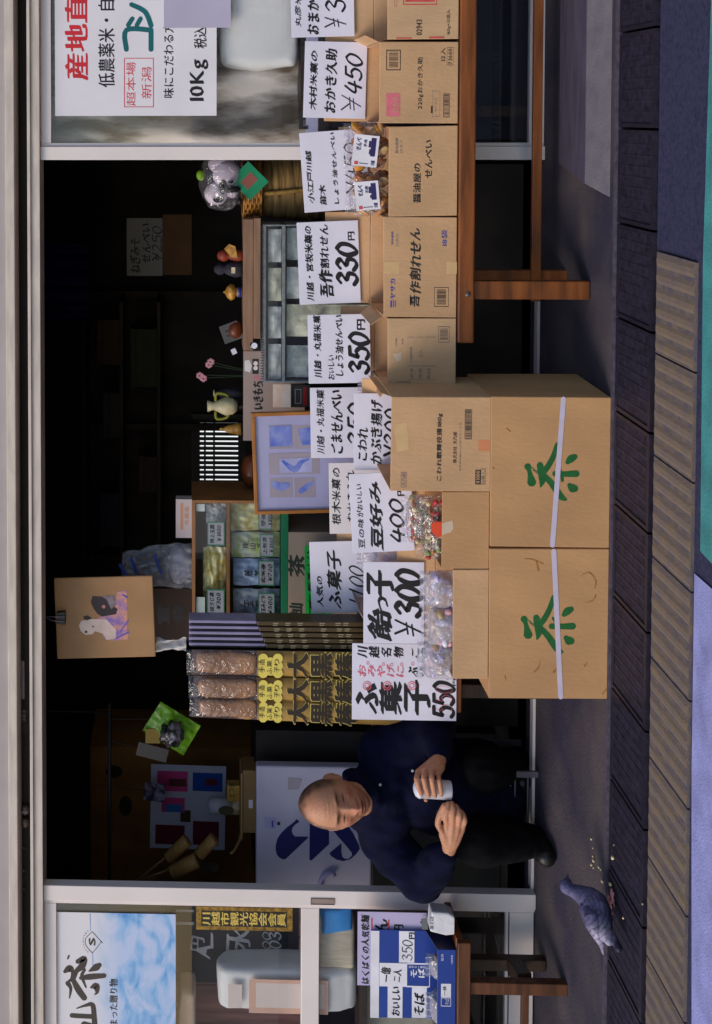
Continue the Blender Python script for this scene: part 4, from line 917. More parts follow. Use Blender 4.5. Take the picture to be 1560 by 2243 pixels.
# straw wrapped barrel, basket and packets
YS = 5.12
sb = thing('straw_barrel', 'straw wrapped barrel standing at the right inside the doorway', 'barrel', (P(640, 412, YS).x, YS+.17, ZC)); O = sb.location
r = (P(640, 355, YS).x-P(640, 470, YS).x)/2*1.28; zt = P(575, 412, YS).z-ZC
STRAW = M('straw', S(186, 150, 92, .9), .85, .5, 9, .7, 40, stretch=(.6, .6, 9), col2=S(92, 68, 38, .8), ramp=(.3, .7))
ST2 = M('straw_rope', S(176, 136, 70, .8), .85, .4, 20, .6, 60)
MB().lathe([(r*.95, 0), (r*1.0, zt*.15), (r*1.05, zt*.5), (r*1.0, zt*.85), (r*.92, zt*.98), (.01, zt)], seg=48).build('straw_wrap', STRAW, sb)
for z in (.55,):
    mb = MB(); mb.tube([((r*1.05)*cos(a*pi/16), (r*1.05)*sin(a*pi/16), zt*z+.01*sin(a)) for a in range(33)], .008, 8); mb.build('rope', ST2, sb)
for a0 in (-1.75,):
    MB().tube([(r*1.06*cos(a0+.3*k_/8), r*1.06*sin(a0+.3*k_/8), zt*(.98-.9*k_/8)) for k_ in range(9)], .009, 8).build('rope', ST2, sb)
bk_ = thing('wicker_basket', 'small wicker basket on top of the straw barrel', 'basket', (sb.location.x-.005, YS+.12, ZC+zt)); zt2 = P(538, 412, YS).z-ZC-zt
WICK = M('wicker', S(186, 128, 58, .85), .6, .3, 30, .2, 100)
mb = MB(); rb = r*.86
for j in range(9): mb.tube([((rb+.006*sin(a*pi/2+j*pi))*cos(a*pi/24), (rb+.006*sin(a*pi/2+j*pi))*sin(a*pi/24), .004+zt2*j/8) for a in range(49)], zt2/14, 6)
for a in range(24): mb.tube([(rb*cos(a*pi/12), rb*sin(a*pi/12), 0), (rb*cos(a*pi/12), rb*sin(a*pi/12), zt2)], .004, 6)
mb.build('weave', WICK, bk_)
MB().lathe([(rb*.9, 0), (rb*.9, .004)], seg=24).build('bottom', WICK, bk_)
# green card leaning in the basket and the sweets packet
o, c = board('green_card', 'green diamond card with a reddish middle leaning in the wicker basket', 'card', 505, 352, 566, 440, YS-.02, M('green_card_mat', S(20, 150, 105, .85), .5), .003, 45)
o.scale = (.72, 1, .95)
k = Ink(lambda x, y: (x, y), -.001); k.add([(-.03, -.001, -.03), (.03, -.001, -.03), (.03, -.001, .03), (-.03, -.001, .03)], [(0, 1, 2, 3)]); k.build('middle', M('brick_red', S(160, 95, 85, .8), .6), o)
o.location.z = P(546, 395, YS-.02).z
sp = thing('sweets_packet', 'clear packet of white sweets with black patches on the wicker basket', 'packet', P(490, 410, YS)); O = sp.location; c = conv_at(O, YS)
PW = M('white_sweet', S(214, 200, 214, .95), .5, .06, 20); PB = M('black_sweet', (.02, .016, .02), .4)
def el(mb, x, y, rx, rz, dy, mi): q = c(x, y); s_ = YS/2800; mb.ell((q[0], dy, q[1]), (rx*s_, .03, rz*s_), 20, 14, mi)
mb = MB(); el(mb, 498, 382, 30, 32, 0, 0); el(mb, 474, 424, 26, 26, .01, 0); el(mb, 510, 418, 16, 14, .0, 0); el(mb, 486, 360, 22, 30, .02, 0)
mb.build('sweets', PW, sp)
mb = MB(); el(mb, 488, 408, 18, 9, -.012, 0); el(mb, 506, 414, 9, 22, -.014, 0); el(mb, 478, 436, 8, 12, -.006, 0); el(mb, 524, 440, 9, 8, -.02, 0); el(mb, 505, 398, 3, 6, -.034, 0)
mb.build('dark_pieces', PB, sp)
def bf(p): n = noise.noise(p*30); return p+Vector((n*.008, n*.01, noise.noise(p*30+Vector((5, 5, 5)))*.008))
q = c(488, 412); MB().ell((q[0]+.03, .03, q[1]), (.125, .075, .095), 40, 26, fn=bf).build('film', FILM, sp)
q = c(440, 384); MB().ell((q[0], .0, q[1]), (.022, .015, .018), 16, 10).build('green_tie', M('lime_leaf', S(130, 175, 40, .85), .5, .2, 40), sp)

# card cabinet with packets
YK = 5.05
kb = thing('card_cabinet', 'clear cabinet with two rows of small packets under a wooden lid', 'cabinet', P(668, 655, YK)); kb.location.z = ZC; O = kb.location; c = conv_at(O, YK)
xa, xb = c(600, 838)[0], c(600, 492)[0]; zt = c(576, 600)[1]; zr = c(622, 600)[1]
SMOKE = M('grey_edge_plastic', S(160, 160, 168, .9), .3, .2, 30)
ACR = film('acrylic', (.93, .96, .95), .05, .03, 0)
mb = MB().box(xa, xb, 0, .16, zt-.012, zt); mb.box(xa, xb, -.002, .16, zr-.006, zr+.006); mb.box(xa, xb, 0, .16, 0, .012); mb.box(xa, xa+.006, 0, .16, .012, zt-.012); mb.box(xb-.006, xb, 0, .16, .012, zt-.012)
mb.build('shelves', SMOKE, kb, .001)
MB().box(xa, xb, .155, .16, .012, zt-.012).build('back', M('cabinet_back', S(150, 146, 148, .85), .5), kb)
MB().box(xa, xb, -.006, -.004, .012, zt).build('front_pane', ACR, kb)
mb = MB(); nn = 60
for i in range(nn): xx = xa+(xb-xa)*(i+.5)/nn; mb.tube([(xx, -.006, zt-.003), (xx, -.006, zt+.008)], .0022, 6)
mb.build('edge_ring', M('dark_ring', S(80, 76, 84, .7), .4), kb)
wl = thing('wooden_plank', 'pale brown wooden plank lying on the card cabinet', 'plank', P(575, 625, YK)); wl.location.z = ZC+zt+.009; cw = conv_at(wl.location, YK)
PLK = M('pale_plank', S(150, 116, 92, .85), .6, .2, 6, .08, 30, stretch=(1, 8, 8))
MB().box(cw(560, 742)[0], cw(560, 478)[0], 0, .14, 0, cw(556, 600)[1])  .build('board', PLK, wl, .002)
MB().box(cw(560, 770)[0], cw(560, 481)[0], .02, .15, cw(556, 600)[1]+.001, cw(534, 600)[1]).build('upper_board', PLK, wl, .002)
PK = [M('silver_packet', S(222, 218, 222, .97), .25, .3, 18, .7, 30), M('cream_packet', S(230, 220, 202, .97), .25, .3, 18, .7, 30), M('grey_packet', S(186, 190, 196, .95), .25, .3, 18, .7, 30)]
DOT = [M('orange_trinket', S(230, 150, 40, .9), .4), M('purple_trinket', S(120, 70, 190, .9), .4), M('yellow_trinket', S(190, 170, 40, .9), .4), M('navy_trinket', S(30, 40, 110, .9), .4), M('lilac_trinket', S(170, 160, 205, .9), .4), M('red_trinket', S(170, 40, 50, .9), .4)]
rows = [(588, 616, [(503, 575), (588, 660), (673, 742), (755, 832)], 0), (628, 664, [(500, 570), (586, 655), (668, 738), (758, 828)], 1)]
wd = (('first', 'second', 'third', 'fourth'))
desc = (('pale amber speckled packet, right end of upper row', 'lilac cream packet second from the right, upper row', 'bright white packet third from right in the upper row', 'cloudy grey packet at the left end of the upper row'),
        ('packet with a purple trinket, right end of lower row', 'packet with a red trinket, second from right, lower row', 'packet with a round orange trinket in the lower row', 'grey packet with a lilac trinket, left of lower row'))
for ri, (x0, x1, ys, r_) in enumerate(rows):
    for i, (y0, y1) in enumerate(ys):
        p = P(x1, (y0+y1)/2, YK+.016); a, b_ = P(x0, y1, YK+.016)-p, P(x1, y0, YK+.016)-p
        zb_ = ZC+(zr+.007 if ri == 0 else .013)
        p.z = zb_
        t = thing('small_packet', desc[ri][i]+' of the clear cabinet', 'packet', p, 'packets in the clear cabinet')
        hgt = P(x0, y0, YK+.03).z-zb_
        MB().grid(lambda u, v: (a.x+(b_.x-a.x)*u, .015-.013*sin(pi*u)*sin(pi*v)+.003*noise.noise(Vector((u*8, v*8, i*7+ri*3))), .001+(hgt-.001)*v), 16, 16).build('wrapper', PK[(i+ri*2) % 3] if not (ri == 0 and i == 2) else PK[0], t)
        if ri == 1:
            mb = MB()
            for q_ in range(3): mb.ell((random.uniform(a.x, b_.x)*.6, -.012, hgt*random.uniform(.3, .75)), (.012, .008, .012), 12, 8)
            mb.build('trinket', DOT[(1, 5, 0, 4)[i]], t)
c0top = zt+.009
# two little packets left of the cabinet
o, c = board('postcard', 'peach and white picture card just left of the clear cabinet', 'card', 598, 842, 637, 892, YK+.02, M('peach_card', S(225, 190, 170, .9), .4, .3, 12, col2=S(235, 228, 220, .9)))
o, c = board('dark_case', 'dark small case with a red band left of the clear cabinet', 'case', 638, 844, 680, 892, YK+.03, M('dark_case_mat', (.03, .03, .028), .4), .03)
inked(o, c, M('case_red', S(165, 25, 35, .9), .4), lambda k: k.rect(664, 848, 672, 888), 'band')
inked(o, c, SMOKE, lambda k: k.frame(646, 852, 660, 884, 1.5), 'line')
# beige writing board
o, c = board('beige_board', 'beige board with brush writing between the clear cabinet and the framed picture', 'sign', 533, 770, 668, 965, YK+.10, M('beige_board_mat', S(168, 148, 140, .85), .6, .06, 8), .012)
inked(o, c, INK, lambda k: [k.text('いきもち', 554, 836, 577, 896, HL, .05)])
inked(o, c, M('board_white', (.7, .66, .66), .5), lambda k: [k.poly([(536, 790), (546, 788), (552, 800), (548, 816), (536, 812)]), k.disc(560, 796, 5), k.disc(560, 806, 5)], 'white_mark', -.0012)
inked(o, c, PB, lambda k: [k.rect(553, 786, 567, 819), k.text('福', 536, 792, 548, 812)], 'black_mark')
inked(o, c, M('pink_mark', S(196, 120, 130, .9), .6), lambda k: k.disc(562, 828, 6), 'pink_mark')
# framed picture leaning on the counter
YFm = 4.93
fp = thing('framed_picture', 'wood framed picture holding blue watercolour prints leaning behind the price cards', 'picture', P(700, 1018, YFm), roll=radians(-2.2)); fp.location.z = ZC; O = fp.location; c = conv_at(O, YFm, radians(2.2))
a, b_ = c(558, 1126), c(700, 899); bot = .002
FW = M('picture_wood', S(176, 112, 48, .85), .4, .2, 8, .05, 40)
tk = .014
mb = MB().box(a[0], b_[0], -.012, .012, a[1]-tk, a[1]); mb.box(a[0], b_[0], -.012, .012, bot, bot+tk)
mb.box(a[0], a[0]+tk, -.012, .012, bot+tk, a[1]-tk); mb.box(b_[0]-tk, b_[0], -.012, .012, bot+tk, a[1]-tk)
mb.build('frame', FW, fp, .002)
MB().box(a[0]+tk, b_[0]-tk, 0, .006, bot+tk, a[1]-tk).build('mount', M('lavender_mount', S(186, 184, 220, .95), .5, .03, 5), fp)
k = Ink(c, -.0008)
for rct in ((590, 930, 642, 984), (646, 930, 700, 984), (590, 990, 700, 1040), (592, 1046, 640, 1090), (646, 1046, 690, 1090)): k.rect(*rct)
k.build('print_sheet', M('print_grey', S(178, 166, 176, .95), .5, .05, 9), fp)
k = Ink(c, -.0016); k.rect(592, 932, 638, 978, 0); k.poly([(652, 940), (690, 934), (700, 972), (662, 975)], 0); k.rect(613, 1002, 683, 1036, 1); k.strokes([[(620, 1010, 6), (645, 1028, 14), (660, 1012, 10), (675, 1006, 5)]], 0); k.strokes([[(600, 1060, 14), (615, 1066, 18), (630, 1062, 12)]], 0); k.strokes([[(660, 1075, 12), (672, 1066, 12), (686, 1056, 6)]], 0)
k.build('watercolour', [M('blue_watercolour', S(90, 120, 220, .9), .6, .4, 18, col2=S(170, 180, 235, .9), ramp=(.35, .7)), M('pale_watercolour', S(190, 190, 232, .9), .6, .2, 12)], fp)
MB().box(a[0]+.001, b_[0]-.001, -.008, -.006, bot+tk, a[1]-.001).build('glass', film('picture_glass', (.97, .97, .98), .01, .02, 0), fp)

# tea carton carrying the glass display case
YD = 5.0
t, c = carton('grey tan carton with handwritten tea characters under the glass display case', 632, 1166, 800, 1362, YD, .34, ZC+.001, M('greyish_cardboard', S(166, 146, 130, .85), .75, .1, 9), closed=True)
t['h2'] = t['h']
pr(t, c, M('green_marker', S(40, 60, 50, .6), .6), lambda k: [k.text('茶', 632, 1216, 668, 1262, HB), k.text('狭山', 632, 1322, 664, 1358, HL, .06)], 'marker_writing')
zcase = ZC+t['h']+.002
o, c = board('green_notice', 'bright green notice strip hanging below the display case', 'notice', 668, 1196, 725, 1360, YD-.03, M('bright_green', S(10, 180, 70, .9), .5, .04, 8), .002, 1)
inked(o, c, INK, lambda k: [k.text('すゝめ', 676, 1300, 712, 1352, HB, .06, vert=True), k.text('新茶小分', 672, 1206, 690, 1298, HB, .1)])
dc = thing('display_case', 'wood framed glass display case of tea packets with small price cards', 'display case', (P(600, 1230, YD).x, YD, zcase)); O = dc.location; c = conv_at(O, YD)
xa, xb = c(600, 1361)[0], c(600, 1097)[0]; ztp = c(421, 1230)[1]; zsh = c(500, 1230)[1]; zb = 0
CW = M('case_wood', S(158, 106, 62, .85), .45, .2, 8, .05, 40)
mb = MB().box(xa, xb, 0, .26, ztp-.013, ztp); mb.box(xa, xa+.012, 0, .26, .03, ztp-.013); mb.box(xb-.012, xb, 0, .26, .03, ztp-.013); mb.box(xa+.012, xb-.012, .0, .26, zsh-.007, zsh+.006)
mb.build('frame', CW, dc, .001)
MB().box(xa, xb, 0, .26, 0, .028).build('base', M('green_cloth', S(0, 118, 78, .8), .7, .1, 20), dc, .002)
MB().box(xa+.012, xb-.012, .25, .26, .03, ztp-.013).build('back_panel', M('case_back', S(176, 160, 154, .8), .6, .2, 4), dc)
MB().box(xa+.012, xb-.012, -.002, .0, .03, ztp-.013).build('pane', ACR, dc)
def tp(label, x0, y0, x1, y1, Y, z, mat, group='tea packets in the display case', txt=None):
    p = P(x1, (y0+y1)/2, Y); a, b_ = P(x0, y1, Y)-p, P(x1, y0, Y)-p; top = P(x0, y0, Y).z-z; p.z = z
    t = thing('tea_packet', label, 'packet', p, group); sd_ = random.random()*50
    MB().grid(lambda u, v: (a.x+(b_.x-a.x)*u+.004*noise.noise(Vector((v*5, sd_, 0))), .012-.012*sin(pi*u)*sin(pi*v)+.009*noise.noise(Vector((u*6, v*6, sd_))), .001+top*v), 24, 24).build('wrapper', mat, t)
    if txt: k = Ink(conv_at(p, Y), -.012); k.text(txt, x0+(x1-x0)*.25, y0+(y1-y0)*.35, x0+(x1-x0)*.75, y0+(y1-y0)*.6, HB, .1, vert=True); k.build('lettering', M('packet_ink', S(60, 60, 90, .6), .6), t)
    return t
GOLD = M('gold_foil', S(196, 172, 84, .95), .25, .35, 22, .9, 30, metal=.1, col2=S(244, 236, 190, .97))
BLF = M('pale_blue_foil', S(160, 176, 220, .95), .25, .3, 20, .8, 30)
GRF = M('grey_foil', S(170, 176, 196, .95), .25, .3, 20, .8, 30)
YG = M('yellow_green_foil', S(180, 190, 70, .95), .25, .4, 16, .8, 30, col2=S(206, 210, 214, .95))
WHF = M('white_foil', S(206, 206, 214, .9), .3, .15, 20, .6, 30)
zlo, zhi = zcase+.029, zcase+zsh+.007
tp('gold foil tea packet in the middle of the upper shelf of the display case', 446, 1200, 498, 1296, YD+.045, zhi, GOLD)
tp('white foil tea packet at the right of the upper shelf of the display case', 452, 1104, 498, 1146, YD+.045, zhi, WHF)
tp('small peach packet lying at the left end of the upper shelf in the display case', 446, 1300, 498, 1352, YD+.05, zhi, M('peach_foil', S(205, 170, 140, .9), .3, .3, 20, .5, 30))
tp('gold tea packet at the right of the lower shelf of the display case', 506, 1102, 600, 1164, YD+.045, zlo, GOLD)
tp('yellow green tea packet on the lower shelf of the display case', 508, 1168, 600, 1222, YD+.045, zlo, YG, txt='狭山茶')
tp('blue tea packet in the middle of the lower shelf of the display case', 512, 1226, 600, 1284, YD+.045, zlo, BLF, txt='煎茶')
tp('grey blue tea packet at the left of the lower shelf of the display case', 512, 1292, 602, 1352, YD+.045, zlo, GRF, txt='玉露')
TAGM = M('tag_paper', S(190, 184, 196, .95), .5); TAGE = M('tag_edge', S(60, 150, 120, .8), .5)
for (x0, y0, x1, y1), a_, b2_ in (((453, 1291, 492, 1344), 'ほうじ茶', '300'), ((454, 1143, 492, 1195), '特上玉露', '1800'), ((566, 1299, 602, 1356), '煎玉みどり', '500'), ((566, 1228, 601, 1283), '玄米茶', '700'), ((569, 1170, 600, 1220), '上煎茶', '1000'), ((566, 1118, 596, 1160), '芽茶', '1000')):
    o, c = board('price_tag', 'small green edged tag reading '+b2_+(' yen' if b2_ != '1000' else (' yen under the yellow green packet' if a_ == '上煎茶' else ' yen at the right end'))+' in the display case', 'price tag', x0, y0, x1, y1, YD+.012, TAGM, .002, group='price tags in the display case')
    inked(o, c, TAGE, lambda k: k.frame(x0, y0, x1, y1, 2.2), 'edge')
    inked(o, c, INK, lambda k: [k.text(a_, x0+6, y0+6, x0+16, y1-6, HB, .08), k.text('¥'+b2_, x0+21, y0+8, x0+31, y1-10, HT, .08)])
for lab, y0, y1 in (('white paper slip at the right inside the top of the display case', 1104, 1120), ('white paper slip at the left inside the top of the display case', 1308, 1344)):
    board('paper_slip', lab, 'paper', 430, y0, 449, y1, YD+.012, M('slip_white', (.8, .79, .78), .5), .001, group='paper slips in the display case')
# things on the case
o, c = board('printed_box', 'small white printed box standing on the display case', 'box', 386, 1094, 421, 1178, YD+.04, M('white_box', S(200, 185, 185, .9), .5, .05, 10), .05); o.location.z = zcase+ztp+.001+(P(386, 1136, YD).z-P(421, 1136, YD).z)/2
inked(o, c, M('orange_print2', S(206, 150, 120, .9), .5), lambda k: [k.rect(396, 1102, 402, 1160), k.text('名産品', 405, 1110, 414, 1150, HT)], 'print')
pb = thing('plastic_bag', 'translucent shopping bag with blue stripes standing on the display case', 'bag', (P(420, 1240, YD+.1).x, YD+.1, zcase+ztp+.001)); c = conv_at(pb.location, YD+.1)
def fbag(u, v):
    w_ = 1-.35*v; x = c(420, 1288)[0]+(c(420, 1192)[0]-c(420, 1288)[0])*(.5+(u-.5)*(1.05-.5*v**2)); z = c(268, 1240)[1]*v
    return Vector((x+.012*noise.noise(Vector((u*5, v*6, 3))), -.05*sin(pi*u)*(1-v*.7)+.02*noise.noise(Vector((u*7, v*7, 1))), z+.01*noise.noise(Vector((u*6, 2, 2)))*v))
MB().grid(fbag, 40, 40).build('front_film', film('bag_film', (.95, .95, .98), .08, .2, .7, 20, .22), pb)
MB().ell((.0, .02, .045), (.075, .05, .05), 30, 20, fn=bf).build('contents', M('white_contents', S(190, 180, 190, .9), .5, .1, 15, .4, 30), pb)
k = Ink(c, -.045); 
for x0, y0, x1, y1 in ((352, 1208, 357, 1248), (300, 1214, 304, 1246), (276, 1228, 280, 1250)): k.poly([(x0-16, y0), (x0-10, y0-3), (x1, y1), (x1-6, y1+2)])
k.build('stripe', M('blue_stripe', S(50, 80, 170, .8), .5), pb)
# brown clip board with a dog picture hanging under the head rail
YH = 4.9
o, c = board('brown_board', 'brown card folder with a picture of two dogs hanging from a black clip', 'board', 122, 1265, 338, 1440, YH, M('brown_board_mat', S(176, 134, 92, .85), .7, .12, 6, .08, 60), .008, 2.2, bevel=.006)
MB().box(-.138, .132, .009, .013, -.178, -.14).build('back_sheet', MATS['brown_board_mat'], o, .004)
PIC = M('dog_picture', S(214, 170, 190, .9), .5, .3, 9, col2=S(150, 120, 180, .9), ramp=(.4, .6))
CRM = M('cream_fur', S(222, 196, 186, .92), .5, .1, 20); BRF = M('dark_fur', S(52, 38, 44, .7), .5, .3, 20); ORF = M('flower_print', S(230, 160, 120, .9), .5, .4, 30, col2=S(140, 110, 190, .9))
def dp(pts): return [(90+a/3.9, 1180+b_/3.9) for a, b_ in pts]
k = Ink(c, -.0007)
k.poly(dp([(650, 455), (730, 440), (745, 860), (600, 870), (540, 850), (520, 800), (470, 780), (470, 690), (520, 660), (640, 560)]), 2)
k.poly(dp([(325, 740), (345, 700), (440, 685), (560, 690), (640, 780), (640, 850), (560, 865), (530, 810), (460, 790), (440, 815), (380, 820), (340, 790)]), 0)
k.poly(dp([(360, 665), (400, 655), (435, 680), (400, 695), (370, 690)]), 1); k.poly(dp([(425, 540), (440, 490), (520, 495), (560, 520), (655, 600), (640, 645), (520, 665), (480, 640), (445, 590)]), 1)
k.poly(dp([(520, 490), (620, 480), (650, 560), (600, 600), (560, 520)]), 3); k.disc(*dp([(535, 580)])[0], 4, 4); k.disc(*dp([(385, 795)])[0], 3, 1); k.disc(*dp([(445, 750)])[0], 2, 1)
k.strokes([[(*dp([(680, 790)])[0], 3), (*dp([(745, 700)])[0], 3)], [(*dp([(640, 850)])[0], 3), (*dp([(745, 800)])[0], 4)], [(*dp([(700, 480)])[0], 4), (*dp([(735, 500)])[0], 4)]], 5)
k.build('dog_picture', [CRM, BRF, ORF, M('grey_fur', S(150, 130, 140, .8), .5, .3, 30), M('pink_nose', S(205, 130, 130, .9), .5), M('violet_flower', S(100, 90, 190, .85), .5)], o)
cl = thing('binder_clip', 'black binder clip with steel arms holding the brown folder', 'clip', P(128, 1352, YH-.004)); 
MB().prism([(-.026, -.028), (.026, -.028), (.022, .006), (-.022, .006)], -.012, .022).build('body', M('clip_black', (.01, .01, .012), .35), cl, .002)
MB().tube(catmull([(-.009, -.014, -.026), (-.008, -.018, .01), (-.004, -.006, .04), (.004, -.006, .04), (.008, -.018, .01), (.009, -.014, -.026)]), .0018, 6).build('handle', SILV, cl)
MB().tube([(0, 0, .038), (0, .03, P(95, 1352, YH).z-cl.location.z+.02)], .0012, 5).build('string', RUB, cl)
tw = thing('white_cloth', 'small white crumpled cloth hanging under the brown folder', 'cloth', P(375, 1412, YH+.04)); c = conv_at(tw.location, YH+.04)
MB().grid(lambda u, v: (c(0, 0)[0]*0+(-.022+.044*u)*(1+.5*abs(v-.5))+.006*noise.noise(Vector((v*6, 1, u*4))), .012*sin(u*9+v*5), c(408, 1412)[1]+(c(330, 1412)[1]-c(408, 1412)[1])*v), 16, 24).build('sheet', M('cloth_white', S(210, 205, 205, .95), .8, .05, 20, .3, 60), tw)
# dark box with characters behind
o, c = board('dark_carton', 'dark brown carton with two black characters behind the brown folder', 'carton', 338, 1290, 421, 1402, YD+.16, M('dark_brown_card', S(70, 46, 36, .6), .7, .15, 8), .1); o.location.z = zcase+ztp+.001+(P(338, 1300, YD+.16).z-P(421, 1300, YD+.16).z)/2
inked(o, c, PB, lambda k: [k.text('宣', 345, 1325, 372, 1365, HL), k.text('会', 378, 1325, 404, 1365, HL)])

# sweet sticks: tall packs standing in the half hidden carton
PBR = M('pack_brown', S(170, 134, 70, .9), .35, .2, 10, .1, 40); PDK = M('pack_letter', S(52, 40, 26, .7), .5); PYL = M('pack_yellow', S(226, 206, 96, .95), .45); PPL = M('pack_outline', S(190, 172, 96, .9), .45)
STK = M('brown_sugar_stick', (.13, .045, .018), .3, .35, 7, .4, 20, col2=(.52, .27, .11), stretch=(1, 1, .5)); LAV = M('pack_back', S(150, 142, 178, .85), .4, .1, 12)
YPk = 4.62
FPK = film('stick_film', (.95, .93, .95), .06, .1, .9, 22, .02)
zpk = ZB+.006
def pack(label, y0, y1, xt, sk):
    p = P(775, (y0+y1)/2, YPk); p.z = zpk; c = conv_at(p, YPk); w0, w1 = c(600, y1)[0], c(600, y0)[0]
    t = thing('sweet_stick_pack', label, 'pack', p, 'packs of brown sugar sweet sticks', roll=radians(sk)); zt, zm = c(xt, y0)[1], c(563, y0)[1]
    cx = (w0+w1)/2; hw = (w1-w0)/2-.0015
    def fb(u, v): return Vector((cx-hw+2*hw*u, -.018*sin(pi*u)**.7, .002+(zm-.002)*v))
    MB().grid(fb, 12, 4).build('paper_front', PBR, t)
    MB().box(cx-hw, cx+hw, .001, .006, .002, zt-.01).build('backing', M('pack_dark_back', S(96, 70, 66, .7), .4, .2, 12), t)
    def fs(p_): n = noise.noise(p_*18+Vector((y0, 0, 0))); return p_+Vector((n*.006, n*.008, 0))
    MB().ell((cx, -.001, (zm+zt-.026)/2), (hw*.86, .013, (zt-.028-zm)/2), 24, 34, fn=lambda p_: fs(Vector((math.copysign(abs(p_.x/hw/.86)**.45*hw*.86, p_.x), p_.y, math.copysign(abs(p_.z/((zt-.028-zm)/2))**.22*(zt-.028-zm)/2, p_.z))))).build('sweet_stick', STK, t)
    def ff(u, v): return Vector((cx-hw+2*hw*u, -.024*sin(pi*u)**.6*(1-.7*v**6)+.004*noise.noise(Vector((u*5, v*9, y0))), zm+(zt+.008-zm)*v))
    MB().grid(ff, 16, 24).build('film', FPK, t)
    k = Ink(c, -.0195); m_ = (y0+y1)/2; s_ = (y1-y0)/50.
    for dx, dy in ((574, -14), (574, 0), (574, 14), (590, -7), (590, 9), (606, -14), (606, 0), (606, 14)): k.disc(dx+2, m_+dy*s_, 9.5*s_, 0, 14)
    for i, ch in enumerate('大黒棒'):
        x0 = 627+i*52; yy0, yy1 = m_-24*s_, m_+24*s_
        k.text(ch, x0, yy0, x0+48, yy1, (6, .12, .05), mi=1); 
    k.build('yellow_print', [PYL, PPL], t)
    k = Ink(c, -.0205)
    for i, ch in enumerate('大黒棒'):
        x0 = 629+i*52; k.text(ch, x0, m_-22*s_, x0+45, m_+22*s_, (5, .11, .05))
    for ch, dx, dy in zip('手造ふ菓子り', (568, 568, 584, 584, 600, 600), (7, -7, 10, -4, 7, -7)): k.text(ch, dx, m_+(dy-6)*s_, dx+11, m_+(dy+6)*s_)
    k.build('dark_print', PDK, t)
pack('sweet stick pack with yellow seal and large characters, leftmost of the three facing front', 1540, 1588, 420, 1.5)
pack('sweet stick pack with yellow seal and large characters, middle of the three facing front', 1486, 1538, 418, .5)
pack('sweet stick pack with yellow seal and large characters, rightmost of the three facing front', 1425, 1482, 414, 0)
for i in range(5):
    y0 = 1362+i*12.4; p = P(775, y0+6, YPk+.01+i*.0); p.z = zpk; c = conv_at(p, YPk+.01); hw = .0085
    t = thing('sweet_stick_pack', 'sweet stick pack turned edge on behind the price cards', 'pack', p, 'edge-on packs of sweet sticks'); zt, zm = c(412, y0)[1], c(563+i*5, y0)[1]
    MB().box(-hw, hw, 0, .08, .002, zm).build('paper_front', M('pack_brown_side', S(84, 66, 40, .75), .4, .2, 12), t, .003)
    MB().box(-hw*.5, hw*.9, .004, .08, zm+.0005, zt-.004).build('backing', LAV, t, .003)
    MB().box(-hw*.95, -hw*.6, .002, .08, zm+.0005, zt-.012).build('sweet_stick', PB, t, .003)
    k = Ink(c, -.0006)
    for x0 in (598, 625, 652, 700, 735, 752): k.rect(x0+i*3, y0+2, x0+i*3+12, y0+4.5); k.rect(x0+i*3, y0+6.5, x0+i*3+10, y0+8.5)
    k.build('print', M('pack_pale_print', S(150, 140, 110, .85), .5), t)

# small dark odds and ends on the cabinet lid
zl2 = wl.location.z+cw(534, 600)[1]+.001
bt = thing('black_bottle', 'small black bottle with a white oval label beside the beige board', 'bottle', P(575, 755, YK+.04)); pass
c = conv_at(bt.location, YK+.04); bt.location.z = ZC+c0top+.001
MB().lathe([(.022, 0), (.024, .01), (.024, .035), (.012, .05), (.009, .062), (.01, .066)], seg=20).build('glass_body', M('black_glass', (.01, .01, .012), .15), bt)
k = Ink(lambda x, y: (x, y), -.0245); k.add([(.012*cos(a*.35), -.0245, .022+.012*sin(a*.35)) for a in range(18)], [tuple(range(18))]); k.build('label', CARD, bt)
gd = thing('brown_gourd', 'dark reddish brown gourd on the wooden plank in the gloom', 'gourd', (P(500, 722, YK+.1).x, YK+.1, zl2))
MB().lathe([(.012, 0), (.032, .008), (.040, .028), (.030, .05), (.016, .058), (.012, .070), (.004, .08)], seg=24).build('body', M('gourd_brown', S(120, 52, 24, .7), .4, .3, 20), gd)
o, c = board('striped_card', 'grey card with dark slanting stripes leaning on the wooden plank', 'card', 486, 708, 528, 748, YK+.08, M('grey_card', S(96, 96, 96, .7), .6), .002, 20); o.location.z = zl2+.046
k = Ink(lambda x, y: (x, y), -.001); [k.add([(x_, -.001, -.02), (x_+.006, -.001, -.02), (x_+.014, -.001, .02), (x_+.008, -.001, .02)], [(0, 1, 2, 3)]) for x_ in (-.02, 0)]; k.build('stripe', PB, o)
fl = thing('flower_pot', 'small pot with pink artificial blossom in the dark behind the beige board', 'plant', (P(540, 822, YK+.2).x, YK+.2, ZC)); c = conv_at(fl.location, YK+.2)
MB().lathe([(.05, 0), (.06, .25), (.066, .26), (.01, .262)], seg=24).build('pot', M('black_pot', (.02, .018, .018), .4), fl)
mb = MB(); mf = MB(); q0 = c(530, 822)
for x, y in ((446, 828), (438, 822), (458, 798), (462, 792)):
    q = c(x, y); mb.tube(catmull([(0, 0, .26), (q[0]*.4, 0, .26+(q[1]-.26)*.6), (q[0], 0, q[1])]), .002, 5)
    for j in range(6): a = j*pi/3; mf.ell((q[0]+.009*cos(a), -.005, q[1]+.009*sin(a)), (.007, .003, .007), 8, 6)
mb.build('stem', M('dark_green_stem', S(40, 60, 36, .6), .6), fl); mf.build('blossom', M('pink_petal', S(214, 150, 160, .9), .5, .15, 40), fl)
mb = MB()
